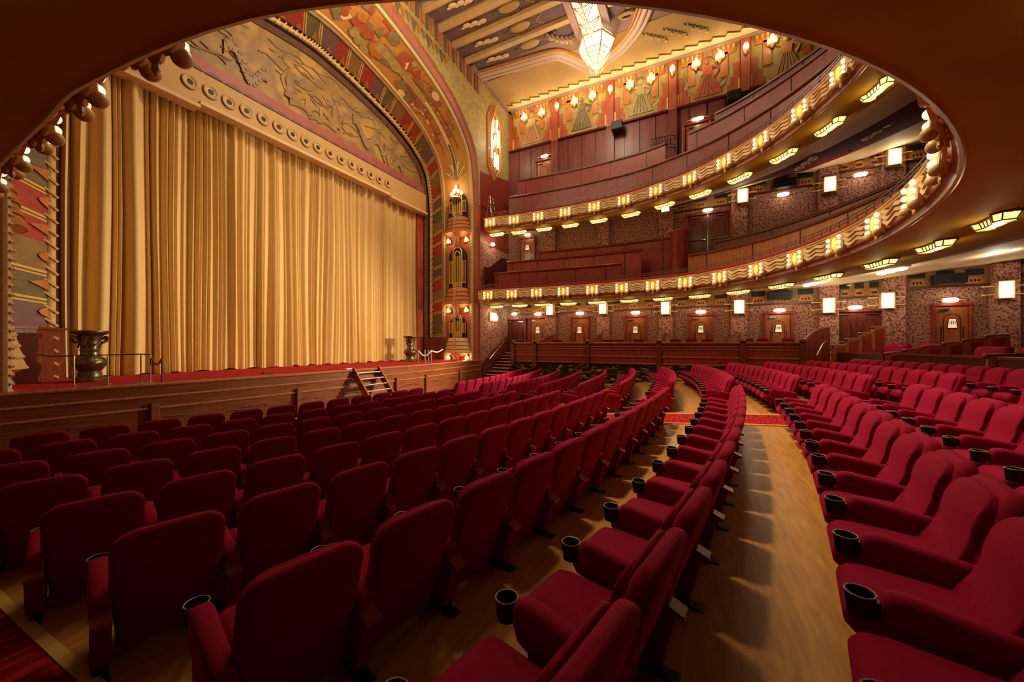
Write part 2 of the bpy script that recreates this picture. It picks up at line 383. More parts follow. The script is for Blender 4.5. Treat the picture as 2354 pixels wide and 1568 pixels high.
# orange red frame strip of the arch on the front wall, and comb frieze above it
b=MB()
for i in range(46):
    x=XP-6.6+i*.31
    if x>XW-3.4: break
    z0=14.75-.35*(abs(x-XP)/7)**2
    b.box((x,YF-.03,(z0+ZC)/2),(.15,.06,ZC-z0),i%2)
struct(b,'trim_11',['orange','purple'],label='striped comb frieze above the arch')
b=MB()
for i in range(26):
    x=XP+.4+i*.3; m=i%3
    b.prism([(x-.14,YF-.03,14.45),(x+.14,YF-.03,14.45),(x,YF-.03,14.1 if m else 13.95)],(0,-.02,0),m) if x<XP+4.6 else None
struct(b,'trim_12',['fig_dark','orange','olive'])
# dark wood dado at the sides of the stage opening
for k,(X0,Y0,X1,Y1) in enumerate(((2.98,13.15,2.45,12.55),(2.45,12.55,1.2,11.9),(15.5,13.15,15.86,12.6),(15.86,12.6,15.74,11.98))):
    b=MB(); d=-1 if k<2 else 1
    wallquad(b,(X0,Y0-.12),(X1,Y1-.12),.75,1.9,0,.06); b.bar((X0,Y0-.15,1.9),(X1,Y1-.15,1.9),.07,.05); struct(b,'baseboard_stage','mahog')
# ---- stage
AP=spline([(.95,10.12,0),(3.05,9.88,0),(5.4,9.68,0),(8.7,9.58,0),(12.2,9.72,0),(16.36,10.06,0)],8)
b=MB(); b.grid([[(p.x,p.y,.75) for p in AP],[(p.x,15.,.75) for p in AP]])
struct(b,'floor_stage','stagecarpet')
st=T('stage_apron','long curved wooden stage front with horizontal mouldings below the curtain','stage front',(8.7,9.6,-.65)); W=WM((8.7,9.6,-.65))
b=MB(); b.grid([[(p.x,p.y,-.7) for p in AP],[(p.x,p.y,.74) for p in AP],[(p.x,p.y+.3,.76) for p in AP]]); b.build('panel','stagewood',st,True,W)
b=MB()
for z,r in ((.74,.035),(.5,.028),(.26,.028)): b.tube([(p.x,p.y-.015,z) for p in AP],r,6)
b.build('moulding','oakred',st,True,W)
for x in (3.42,6.3,9.9,11.6,14.2):
    j=min(range(len(AP)),key=lambda i:abs(AP[i].x-x)); p=AP[j]; b=MB()
    b.box((x,p.y-.04,-.18),(.14,.12,1.0)); b.box((x,p.y-.04,.34),(.12,.1,.05)); b.build('post','stagewood',st,wm=W,bevel=.012)
b=MB()
for x in [1.2+1.35*i for i in range(11)]:
    j=min(range(len(AP)),key=lambda i:abs(AP[i].x-x)); p=AP[j]
    b.tube([(x-.5,p.y-.015,.02),(x-.25,p.y-.015,.02),(x-.25,p.y-.015,.06),(x+.25,p.y-.015,.06),(x+.25,p.y-.015,.02),(x+.5,p.y-.015,.02)],.012,5)
b.build('carved_line','mahog_dark',st,True,W)
# back of the stage
b=MB(); b.box((9,15.1,6.5),(20,.2,15)); struct(b,'wall_stage','darkcloth')
# ---- curtain
b=MB(); x=2.9; xs=[]; ph=0.
while x<15.35:
    wd=rnd.choice((.07,.09,.12,.16,.22,.3))*rnd.uniform(.8,1.2)*(1.25 if x<6 else .9); am=min(.24,wd*rnd.uniform(.6,1.4))*(1.2 if x<6 else .9); k=8
    for i in range(k): xs.append((x+wd*i/k, -am*math.sin(PI*i/k)**1.25))
    if rnd.random()<.35: x+=rnd.uniform(.04,.14)
    x+=wd
rows=[]
zs=[.76,.9,1.6,3,5,7,8.7]
sh=[rnd.uniform(-1,1) for _ in xs]
for j,z in enumerate(zs):
    row=[]
    for i,(x_,d) in enumerate(xs):
        f=1+.12*math.sin(x_*1.7+z*.6); y=13.36+d*f+.04*math.sin(x_*2.1+z*.35)
        row.append((x_+.03*math.sin(x_*3+z*.5),y,z+(.03*math.sin(x_*9) if j==0 else 0)))
    rows.append(row)
b.grid(rows); tag(b.build('stage_curtain','curtain',smooth=True,angle=60),'huge gold pleated stage curtain reaching down to the red stage floor','curtain')
for nm,xa,xb,mats,lb in (('side_drape',2.72,3.08,['darkcloth'],'plain brown vertical drape beside the left edge of the gold curtain'),('side_drape',15.08,15.6,['red','orange'],'red side drape with long orange pointed diamonds right of the gold curtain')):
    b=MB(); b.box(((xa+xb)/2,13.2,4.7),(xb-xa,.06,8.0))
    if len(mats)>1:
        xm=(xa+xb)/2
        for z0,h in ((2.4,2.6),(3.4,2.8),(5.6,3.0)):
            for s in (-.12,.1): b.prism([(xm+s-.07,13.165,z0),(xm+s+.07,13.165,z0+.0),(xm+s,13.165,z0+h)],(0,-.01,0),1)
        b.prism([(xa+.05,13.16,1.95),(xb-.05,13.16,1.95),(xb-.1,13.16,2.9),(xm+.05,13.16,3.35),(xm-.08,13.16,2.8),(xa+.08,13.16,2.75)],(0,-.015,0),1)
    tag(b.build(nm,mats),lb,'drape')
# ---- header beam with recessed lights
hb=T('header_beam','long tan header beam above the curtain with a row of round recessed lights','beam',(9.2,13.1,9.)); W=WM((9.2,13.1,9.))
b=MB(); b.box((9.35,13.12,9.07),(12.5,.2,.96)); b.build('face','beam',hb,wm=W)
b=MB(); b.box((4.3,13.05,8.44),(2.4,.42,.1)); b.build('bottom_ledge','cream',hb,wm=W)
b=MB(); b.box((9.2,13.05,8.56),(7.4,.42,.1)); b.build('bottom_ledge','cream',hb,wm=W)
b=MB(); b.box((14.25,13.05,8.5),(2.6,.42,.1)); b.build('bottom_ledge','cream',hb,wm=W)
DL=[(437,188),(485,212),(527,235),(567,255),(606,274),(641,292),(673,309),(703.6,325),(731,339),(759,353),(785,367),(809,378),(831,390.5),(852.5,402),(872.6,412),(892,421)]
RX=Matrix.Rotation(PI/2,3,'X'); dl0=None
for i,(px,py) in enumerate(DL):
    p=onY(px,py,13.0); lb='round recessed light in the tan beam, '+nth(i)+' from the left end'
    if dl0 is None:
        dl0=T('recessed_light',lb,'light fitting',p,group='round lights in the header beam')
        MB().lathe([(.14,0),(.2,0),(.205,.02),(.195,.035),(.165,.04),(.14,.03),(.14,0)],n=20,R=RX).build('trim_ring','beam',dl0,True)
        MB().lathe([(.145,.03),(.12,.012),(.09,.003),(.08,.006)],n=18,R=RX).build('reflector','gold',dl0,True)
        MB().lathe([(.085,.006),(.03,.008),(.001,.009)],n=14,R=RX).build('dark_centre','blackgrille',dl0)
    else: dup(dl0,p,0,lb)
# ---- tympanum with bas-relief
b=MB(); a=[p for p in A['s0'] if p.z>=ZS]; cx=V((XP,13.14,9.0))
low=[V((p.x,13.14,9.0)) for p in a]; top=[V((p.x,13.14,p.z)) for p in a]
b.grid([low,top]); struct(b,'wall_tympanum','relief',label='gold bas-relief field under the stage arch')
b=MB(); b.box((9.35,13.1,9.75),(12.6,.06,.5),0); b.box((9.35,13.07,9.53),(12.5,.08,.05),1)
for i in range(22):
    x=3.6+i*.52
    b.prism([(x,13.06,9.6),(x+.5,13.06,9.6),(x+.42,13.06,9.68),(x+.25,13.06,9.72),(x+.08,13.06,9.68)],(0,-.02,0),2)
struct(b,'trim_13',['maroon','red','purple'],label='maroon cloud border above the beam')
def seated(mb,x,z,s,fl,mi=0):
    # a seated stylised figure in low relief, facing along the wall
    def P(u,v): return (x+fl*u*s,13.1,z+v*s)
    limbs=[([P(0,.2),P(.05,.55),P(.02,.85),P(.0,1.12)],[.2,.17,.19,.08]),([P(0,.2),P(.38,.5),P(.62,.62)],[.17,.13,.1]),([P(.62,.62),P(.6,.3),P(.66,.02)],[.1,.085,.05]),
      ([P(0,.15),P(.4,.22),P(.85,.12)],[.16,.12,.08]),([P(.85,.12),P(1.05,0)],[.07,.05]),([P(.05,1.0),P(.36,.92),P(.55,1.12)],[.08,.06,.045]),([P(-.05,1.0),P(-.22,.7),P(-.1,.42)],[.08,.06,.05])]
    for pts,rr in limbs: mb.tube([V(p) for p in pts],[r*s*.8 for r in rr],10,mi)
    mb.ell(P(.04,1.33),(.13*s,.07*s,.17*s),10,8,mi); mb.ell(P(-.04,1.36),(.15*s,.06*s,.17*s),10,8,mi)
r=T('relief_figures','pair of seated figures in low relief in the middle of the gold tympanum','relief',(9.2,13.1,10.1)); W=WM((9.2,13.1,10.1))
b=MB(); seated(b,8.25,10.15,1.15,1); b.v=[(x,13.12+(y-13.1)*.4,z) for x,y,z in b.v]; b.build('figure','relief',r,True,W)
b=MB(); seated(b,10.2,10.1,1.1,-1); b.v=[(x,13.12+(y-13.1)*.4,z) for x,y,z in b.v]; b.build('figure','relief',r,True,W)
def ribbon(pts,wd,mb,m0,m1):
    n=len(pts)
    up=[V((0,0,wd/2))]*n
    P0=[V((p[0],13.08,p[1]-wd/2)) for p in pts]; P1=[V((p[0],13.08,p[1]+wd/2)) for p in pts]
    for i in range(n-1): mb.prism([P0[i],P0[i+1],P1[i+1],P1[i]],(0,.05,0),m0)
    for i in range(n-1):
        for q,s in ((P0,.06),(P1,-.06)):
            c=q[i].lerp(q[i+1],.5)+V((0,-.01,s)); mb.box(c,((q[i+1]-q[i]).length*.5,.02,.07),m1)
fs=[]
for k,(x0,z0,dx,n,lb) in enumerate(((6.2,10.75,.1,14,'curling film strip in low relief left of the seated figures'),(11.0,10.9,.12,16,'zigzag film strip in low relief right of the seated figures'),(12.75,10.45,.1,14,'small film strip in low relief at the right end of the tympanum'))):
    b=MB(); pts=[(x0+dx*i+.0*i,z0+.32*math.sin(i*.62+k)-.03*i) for i in range(n)]; ribbon(pts,.42,b,0,1)
    tag(b.build('film_relief',['reliefdark','relief']),lb,'relief','film strips in the tympanum')
b=MB()
for q in range(46):
    x=rnd.uniform(4.2,14.4); u=abs(x-XP)/6.4; zt_=12.3-3.1*u**3.2
    if zt_<10.5: continue
    z=rnd.uniform(10.15,zt_-.15); n=rnd.randint(3,6); s=rnd.uniform(.14,.3)
    b.tube([(x+s*i,13.12,z+.1*math.sin(i*1.3+q)) for i in range(n)],.022,5)
struct(b,'trim_14','reliefdark',True,'carved lines of the tympanum')
# shapes painted on the arch vault (leaves, rounds and rays)
b=MB(); a4,a5=A['s4'],A['s5']
def vault(u,v,up=.03):
    p=along('s4',[u])[0]; q=along('s5',[u])[0]; m=p.lerp(q,v); m2=along('s4',[min(1,u+.004)])[0].lerp(along('s5',[min(1,u+.004)])[0],v)
    t=(m2-m).normalized(); s=(q-p).normalized(); n=t.cross(s); 
    if (V((XP,m.y,8))-m).dot(n)<0: n=-n
    return m+n*up,t,s,n
def shard(u,v,r_,g,k,st=1.,ang=0.,up=.03):
    m,t,s,n=vault(u,v,up); b.prism([m+(t*math.cos(2*PI*i/g+ang)*st+s*math.sin(2*PI*i/g+ang))*r_ for i in range(g)],n*.012,k)
for q in range(70):
    u=rnd.uniform(.5,.645); v=rnd.uniform(.08,.9); shard(u,v,rnd.uniform(.1,.3),rnd.choice((3,4,7,10)),rnd.choice((0,1,2,3,1,2,5)),rnd.uniform(.8,1.6),q,.02+.0004*q)
for q in range(46):
    u=.62+.06*rnd.random()**1.3; v=rnd.choice((rnd.uniform(.1,.42),rnd.uniform(.6,.9))); shard(u,v,rnd.uniform(.05,.12),rnd.choice((4,6,8)),rnd.choice((0,0,1,2,3)),1.2,q)
def streak(u0,u1,v0,v1,w0,w1,k,up=.05):
    P0,P1=[],[]
    for i in range(13):
        f=i/12; m,t,s,n=vault(u0+(u1-u0)*f,v0+(v1-v0)*f,up); w_=w0+(w1-w0)*f; P0.append(m-s*w_); P1.append(m+s*w_)
    for i in range(12): b.prism([P0[i],P0[i+1],P1[i+1],P1[i]],n*.01,k)
streak(.55,.66,.45,.5,.16,.1,5); streak(.63,.735,.5,.5,.05,.13,3,.06); streak(.6,.7,.62,.74,.05,.02,2); streak(.6,.7,.36,.24,.05,.02,2); streak(.66,.74,.56,.53,.05,.02,2)
streak(.69,.738,.5,.5,.05,.1,4,.075)
for side in (0,1):
    u=.265 if side==0 else .738; 
    for i in range(9):
        m,t,s,n=vault(u,.5,.05); ang=(i-4)*.28; d=(t*(-1 if side else 1))*-math.cos(ang)+s*math.sin(ang)
        b.prism([m,m-d*.9*(1-.06*abs(i-4))+s.cross(d)*.0+ (t.cross(n))*.06,m-d*.9*(1-.06*abs(i-4))-(t.cross(n))*.06],n*.02,3 if i%2 else 5)
struct(b,'trim_15',['olive','orange','muralred','cream','fig_dark','muralolive'],label='painted leaves and rays on the arch vault')
# ================================================================ ORGAN COLUMNS beside the stage
def arch_poly(w,h,n=8,x=0,z0=0,y=0):
    r=w/2; return [(x-r,y,z0)]+[(x+r,y,z0)]+[(x+r*math.cos(PI*i/n),y,z0+h-r+r*math.sin(PI*i/n)) for i in range(n+1)]
def organ_column(mid,rz,side,full=True):
    W=WM(mid,rz)
    c=T('organ_column','tall red panelled column with gold twisted borders, '+side+' of the stage','column',mid,rz)
    b=MB(); b.box((0,.03,4.),(1.58,.05,8.2)); b.build('panel','muralred',c)
    for x in (-.79,.79):
        b=MB(); b.tube([(x,-.03,z*.25) for z in range(0,33)],.06,8)
        for i in range(54): b.bar((x-.07,-.08,i*.15),(x+.07,-.08,i*.15+.09),.05,.04)
        b.build('border','goldrough',c,True)
        b=MB(); b.box((x*.88,-.02,4.),(.05,.05,8.1)); b.build('border','olive',c)
    for gi,(z0,h,wd) in enumerate(((7.42,1.3,1.1),(3.75,2.15,1.05),(1.18,1.15,1.0))):
        g=T('organ_grille',('topmost','tallest','lowest')[gi]+' black and gold arched organ grille '+side+' of the stage','organ grille',W@V((0,0,z0)),rz,'organ grilles')
        b=MB(); b.prism(arch_poly(wd,h,10),(0,-.04,0)); b.build('dark_opening','blackgrille',g)
        for ww,hh in ((.5,h*.93),(.3,h*.84)):
            p=arch_poly(ww,hh,10,0,.12,-.09); b=MB(); b.tube([p[1]]+p[2:]+[p[0]],.032,6); b.build('arch_frame','goldbright',g,True)
        for x in (-.09,0,.09): b=MB(); b.tube([(x,-.08,.3),(x,-.08,h*.78)],.018,6); b.build('bar','goldbright',g,True)
        b=MB()
        for z in (.04,.12,.2,.28): b.box((0,-.08,z),(.56,.05,.025))
        for i in range(9): b.box((-.24+.06*i,-.08,.2),(.02,.04,.3))
        b.build('base_lattice','goldbright',g)
        for s in (-1,1):
            b=MB()
            for z in (.28,h*.66): b.box((s*.38,-.08,z),(.2,.04,.025))
            for x in (.3,.38,.46): b.box((s*x,-.08,.28+(h*.66-.28)/2),(.022,.04,h*.66-.28))
            for z in range(int((h*.66-.28)/.09)): b.bar((s*.3,-.1,.3+z*.09),(s*.38,-.1,.34+z*.09),.02)
            b.build('side_panel','goldbright',g)
    for ci,(z0,h) in enumerate(((7.42,.82),(3.75,.85),(1.18,.78))):
        g=T('organ_balcony',('top','middle','lowest')[ci]+' stepped gold bracket balcony under an organ grille '+side+' of the stage','bracket',W@V((0,0,z0)),rz,'stepped organ balconies')
        for k in range(4):
            r0=.5+.06*k; r1=r0+.12; za=-h*k/4; zb=-h*(k+1)/4
            b=MB(); b.lathe([(r0,za),(r0+.03,za-.02),(r1-.03,zb+.05),(r1,zb+.03),(r1,zb),(r0+.02,zb)],n=16,sx=1.02,sy=.62,a0=PI,a1=2*PI); b.build('tier','orange' if ci<2 else 'gold',g,True)
        b=MB(); b.lathe([(.74,-h),(.5,-h-.12),(.2,-h-.2),(.02,-h-.22)],n=16,sx=1.02,sy=.62,a0=PI,a1=2*PI); b.build('underside','orange',g,True)
        b=MB()
        for k in range(9): b.ell((0,-.34-.015*k-.02,-.05-h*k/9),(.07,.05,.03),8,5)
        b.build('bead_strip','white',g,True)
        b=MB(); b.tube([(0,-.3,-h),(0,-.12,-h-.35),(0,-.08,-h-.75)],[.12,.09,.05],8)
        for i in range(6): b.ell((0,-.17,-h-.12-.1*i),(.1,.06,.045),8,5)
        b.build('pendant','reliefdark' if ci<2 else 'orange',g,True)
    for li,(z,xs) in enumerate(((6.25,(-.52,.52)),(2.62,(-.52,.52)),(.16,(-.55,.55)))):
        for x in xs:
            p=W@V((x,-.12,z))
            g=T('column_lamp',('upper','middle','lower')[li]+(' left' if x<0 else ' right')+' gilded leaf lamp on the organ column '+side+' of the stage','wall lamp',p,rz,'organ column lamps')
            b=MB()
            for q in range(5):
                an=PI*(.1+.2*q); b.ell((.11*math.cos(an),.04,-.04+.11*math.sin(an)-.05),(.05,.03,.1),8,5)
            b.build('leaf_mount','goldbright',g,True)
            b=MB(); b.lathe([(.02,-.13),(.055,-.08),(.06,.05),(.035,.13),(.01,.15)],n=10); b.build('bulb','bulb',g,True)
            if full: lamp('column_light','POINT',W@V((x,-.35,z)),9,WARM,.06)
    if full:
        p=W@V((0,-.25,8.75)); g=T('crystal_lamp','cluster of clear crystal bulbs above the top organ grille '+side+' of the stage','lamp',p,rz)
        b=MB(); b.lathe([(.28,-.4),(.2,-.3),(.1,-.26),(.02,-.22)],n=12); b.build('mount','white',g,True)
        for (x,y,z) in ((0,0,.22),(-.12,0,-.02),(.12,0,-.02),(-.06,.03,.1),(.28,.05,-.12),(-.28,.05,-.12)):
            b=MB(); b.ell((x,y,z),(.075,.075,.11),10,7); b.build('bulb','bulb',g,True)
        lamp('crystal_light','POINT',W@V((0,-.6,8.9)),22,WARM,.1)
organ_column((16.0,11.2,.72),math.radians(-83.6),'right')
organ_column((1.56,11.2,.72),math.radians(100.),'left',False)
# stained glass lamp on the front wall
p=onY(1137,328,YF-.12); g=T('stained_glass_lamp','tall stained-glass wall lamp with white tubes and gold zigzag, right of the stage arch','wall lamp',p)
b=MB(); b.prism([(-.62,.06,-1.5),(0,.06,-2.15),(.62,.06,-1.5),(.66,.06,1.3),(.2,.06,2.2),(-.3,.06,1.9),(-.66,.06,1.2)],(0,.05,0)); b.build('backplate','muralorange',g)
for i,(x,z,h) in enumerate(((-.38,.1,.95),(-.38,-.75,.5),(-.2,.8,.7),(.2,1.0,.6),(.36,.35,.95),(.0,-.95,.75),(.3,-.95,.8),(.02,.15,.45),(-.2,-.2,.4))):
    b=MB(); b.box((x,-.02,z),(.115,.09,h)); b.build('glass_pane','panew',g)
b=MB()
for x0,z0,x1,z1 in ((-.05,.7,.08,.2),(.08,.2,-.12,-.1),(-.12,-.1,.22,-.5),(-.5,.7,-.5,-1.2),(.5,1.1,.5,-1.3),(-.5,-1.2,.1,-1.8),(.5,-1.3,.1,-1.8),(-.5,.7,-.1,1.6),(-.1,1.6,.5,1.1),(-.1,1.6,.1,2.1)): b.bar((x0,-.06,z0),(x1,-.06,z1),.05)
b.build('gold_leading','goldbright',g)
lamp('stained_glass_light','POINT',p+V((0,-.6,0)),60,(1,.85,.6),.3)
# ================================================================ CEILING
b=MB(); b.box((8.3,-1.,ZC+.12),(22.8,22.4,.2)); struct(b,'ceiling','lav')
ZT=ZC+.02
b=MB(); b.box((17.9,-1.,ZT-.02),(2.3,22.2,.04)); struct(b,'ceiling_panel','tan')     # plain gold margin
b=MB(); zz=[]
y=10.05; k=0
while y>-7: zz.append((19.02 if k%2==0 else 18.82,y)); zz.append((18.82 if k%2==0 else 19.02,y-.12)); y-=.62; k+=1; 
zz=[]; y=10.05
while y>-7: zz+=[(18.86,y),(19.06,y-.5),(18.86,y-.56)]; y-=.56
for (x0,y0),(x1,y1) in zip(zz,zz[1:]): b.quad((x0,y0,ZT-.07),(x1,y1,ZT-.07),(XW,y1,ZT-.07),(XW,y0,ZT-.07)); b.quad((x0,y0,ZT-.07),(x1,y1,ZT-.07),(x1,y1,ZT),(x0,y0,ZT))
struct(b,'trim_16','cream',label='cream ceiling margin with a zigzag edge')
b=MB(); b.tube([(p[0]-.03,p[1],ZT-.06) for p in zz],.03,5); struct(b,'trim_17','darkgold')
b=MB(); b.box((19.45,-1.,ZC-.05),(.3,22.,.16)); b.box((17.5,YF-.12,ZC-.05),(4.2,.24,.16)); struct(b,'trim_18','lav',label='mauve cornice along the top of the side wall')
MO=spline([(16.15,10.0,0),(16.35,8.0,0),(16.55,6.2,0),(16.9,5.7,0),(17.6,5.2,0),(18.1,4.85,0),(18.15,4.5,0),(17.9,3.8,0),(17.5,3.1,0),(16.8,2.4,0),(16.0,1.95,0),(14.8,1.5,0),(13.4,1.3,0)],5)
for o_,r_,m in ((0,.12,'pinkcream'),(.22,.09,'pinkcream'),(-.2,.06,'gold'),(-.34,.05,'orange')):
    b=MB(); pts=[]
    for i,p in enumerate(MO):
        d=(MO[min(i+1,len(MO)-1)]-MO[max(i-1,0)]).normalized(); n=V((-d.y,d.x,0)); 
        pts.append((p.x+n.x*o_,p.y+n.y*o_,ZT-.08-abs(o_)*.1))
    b.tube(pts,r_,8); struct(b,'trim_19',m,True)
for x in (10.9,11.9,12.95,13.95,15.0):
    b=MB(); b.box((x,6.4,ZC-.06),(.22,7.4,.2)); b.box((x+.2,6.4,ZC),(.1,7.4,.1)); struct(b,'trim_20','gold')
b=MB()
for x in (11.35,12.4,13.45,14.5,15.55):
    b.box((x,6.4,ZT-.02),(.62,7.4,.03),0)
    for q in range(3): 
        c=V((x-.1+.06*q,8.9-.36*q-.0,ZC-.06)); b.ell(c,(.11,.2,.06),8,6,1); b.ell(c+V((.05,.2,0)),(.05,.12,.05),8,5,1)
    b.tube([(x+.3*math.cos(a*.4),6.9+.55*math.sin(a*.4),ZC-.02) for a in range(16)],.035,5,2,closed=True)
    b.ell((x,6.9,ZC-.0),(.24,.5,.08),12,6,3); b.ell((x,7.55,ZC-.03),(.09,.12,.06),8,5,2)
    for q in range(7): b.ell((x-.2+.07*q,6.15-.08*abs(3-q),ZC-.02),(.035,.05,.04),6,5,3)
struct(b,'trim_21',['purple','cream','fig_dark','tan'],True,label='ceiling panels with teardrops and oval medallions')
b=MB()
for i in range(11):
    t=i/10; x=15.6+.6*math.sin(t*PI); y=5.9-1.8*t
    b.ell((x,y,ZC-.03),(.2,.16,.1),8,5,0); b.ell((x-.25,y+.1,ZC-.05),(.16,.1,.08),8,5,1)
for i in range(9):
    a=i*.35; b.tube([(15.9+.2*math.cos(a+q*.3)+.1*i*.2,2.6+.35*math.sin(a+q*.3),ZC-.05) for q in range(6)],.05,5,0)
for i in range(14):
    b.box((14.95+.12*(i%4),5.6+.16*(i//4),ZC-.05),(.07,.12 if i%3 else .05,.06),2)
struct(b,'trim_22',['tan','purple','blackgrille'],True,label='scrolled ceiling ornament beside the lantern')
b=MB()
for i in range(9):
    x=17.2+.18*(i%3)+.12*i*.4; y=2.2-.5*i*.55
    b.tube([(x,y,ZT-.05),(x+.12,y-.05,ZT-.05),(x+.05,y-.16,ZT-.05),(x+.2,y-.2,ZT-.05),(x+.22,y-.34,ZT-.05),(x+.4,y-.36,ZT-.05)],.025,5,0); b.ell((x+.46,y-.36,ZT-.05),(.07,.07,.04),8,5,1)
struct(b,'trim_23',['darkgold','goldbright'],True,label='small squiggle ornaments on the gold ceiling')
# long stained glass ceiling light with hanging hexagonal lantern
ch=T('ceiling_lantern','long stained-glass ceiling light ending in a hanging hexagonal lantern','chandelier',(16.2,4.,15.2)); W=WM((16.2,4.,15.2))
x0,x1,yc,hw=9.0,15.95,4.05,.43
b=MB()
for s in (-1,1): b.quad((x0,yc+s*hw,15.25),(x1,yc+s*hw,15.05),(x1,yc,14.62),(x0,yc,14.85))
b.build('trough_glass','lantern',ch,wm=W)
b=MB(); n=9
b.tube([(x0,yc,14.84),(x1,yc,14.6)],.035,6)
for s in (-1,1):
    b.tube([(x0,yc+s*hw,15.25),(x1,yc+s*hw,15.05)],.045,6)
    for i in range(n):
        xa=x0+(x1-x0)*i/n; xb=x0+(x1-x0)*(i+1)/n; xm=(xa+xb)/2
        zr=lambda x,f:(15.25-.2*(x-x0)/(x1-x0))*f+(14.84-.24*(x-x0)/(x1-x0))*(1-f)
        b.tube([(xa+(xb-xa)*q/8,yc+s*hw*(1-.95*math.sin(PI*q/8)) ,zr(xm,1-.95*math.sin(PI*q/8))-.01) for q in range(9)],.022,5)
        b.tube([(xa,yc+s*hw,zr(xa,1)),(xa,yc,zr(xa,0))],.022,5)
b.build('trough_leading','goldbright',ch,True,W)
b=MB()
for s in (-1,1): b.box(((x0+x1)/2,yc+s*.62,15.2),(x1-x0,.26,.3))
b.build('trough_frame','lav',ch,wm=W)
hexr=[(.62,15.05),(.8,14.75),(.62,14.3),(.5,14.15),(.42,14.02),(.34,13.94),(.27,13.87),(.2,13.8),(.13,13.72)]
b=MB(); rows=[]
for r_,z in hexr: rows.append([(16.2+r_*math.cos(PI/6+PI*k/3),4.+r_*math.sin(PI/6+PI*k/3),z) for k in range(6)])
b.grid(rows,0,True,True); b.build('lantern_glass','lantern',ch,wm=W)
b=MB()
for k in range(6): b.tube([V(rw[k])+(V(rw[k])-V((16.2,4,rw[k][2])))*.02 for rw in rows],.028,5)
for rw in rows: b.tube([V(p)+(V(p)-V((16.2,4,p[2])))*.02 for p in rw],.02 if rw is not rows[1] else .04,5,closed=True)
b.build('lantern_leading','goldbright',ch,True,W)
b=MB()
for k in range(18): a=2*PI*k/18; b.ell((16.2+.3*math.cos(a),4+.3*math.sin(a),13.72-.04*(k%2)),(.02,.02,.07),6,5)
b.ell((16.2,4,13.6),(.05,.05,.12),8,6); b.build('bead_fringe','goldbright',ch,True,W)
lamp('lantern_light','POINT',(16.2,4.,13.2),380,(1,.82,.56),.4)
# ================================================================ BALCONIES
def curve(tab,left,right):
    P=[V((x,y,0)) for x,y in left]
    for a,r in tab: a=math.radians(a); P.append(V((8.76+r*math.cos(a),4.4+r*math.sin(a),0)))
    P+=[V((x,y,0)) for x,y in right]
    D=spline(P,12); out=[D[0]]; acc=0
    for p,q in zip(D,D[1:]):
        acc+=(q-p).length
        if acc>=.2: out.append(q); acc=0
    return out
LOW=curve([(-165,7.62),(-150,7.57),(-135,7.54),(-120,7.55),(-105,7.63),(-90,7.72),(-75,7.95),(-60,8.18),(-45,8.42),(-32,8.44)],
  [(1.25,9.9),(1.2,8.4),(1.15,7.0),(1.12,5.5),(1.11,4.4)],[(16.3,1.2),(16.44,2.6),(16.38,5.),(16.1,7.7),(15.95,9.2),(16.05,9.95)])
UPP=curve([(-165,7.5),(-150,7.47),(-135,7.45),(-120,7.45),(-105,7.5),(-90,7.62),(-75,7.74),(-62,7.8),(-52,7.85),(-42,7.86),(-32,7.89),(-22,7.84)],
  [(1.3,9.9),(1.25,8.4),(1.2,7.0),(1.2,5.5),(1.2,4.4)],[(16.5,2.8),(16.66,4.2),(16.73,5.6),(16.68,7.),(16.6,8.3),(16.4,9.4),(16.45,9.95)])
def normals(P):
    out=[]
    for i in range(len(P)):
        d=(P[min(i+1,len(P)-1)]-P[max(i-1,0)]).normalized(); out.append(V((d.y,-d.x,0)))
    return out
def clampp(p): return V((max(-2.95,min(XW-.02,p.x)),max(-12.45,min(YF+.1,p.y)),p.z))
class Bal:
    def __init__(s,P,z0): s.P=P; s.N=normals(P); s.z0=z0; s.L=[0]; [s.L.append(s.L[-1]+(q-p).length) for p,q in zip(P,P[1:])]
    def at(s,d,o,z):
        i=0
        while i<len(s.L)-2 and s.L[i+1]<d: i+=1
        f=(d-s.L[i])/(s.L[i+1]-s.L[i]); n=s.N[i].lerp(s.N[i+1],f).normalized()
        return s.P[i].lerp(s.P[i+1],f)+n*o+V((0,0,s.z0+z)), n
    def sweep(s,mb,prof,mi=0,i0=0,i1=None,zf=None):
        rows=[]
        for p,n in list(zip(s.P,s.N))[i0:i1]:
            row=[]
            for o,z in prof:
                q=clampp(p+n*o); oo=min(o,(q-p).length); row.append((q.x,q.y,s.z0+(zf(oo,q) if zf else z)))
            rows.append(row)
        return mb.grid(rows,mi)
    def findx(s,px,o,z,dmin):
        best=None; d=dmin
        while d<s.L[-1]:
            p,_=s.at(d,o,z); q=proj(p)
            if q and p.x>6:
                e=abs(q[0]-px)
                if best is None or e<best[0]: best=(e,d)
            d+=.04
        return best[1]
BL=Bal(LOW,3.65); BU=Bal(UPP,7.4)
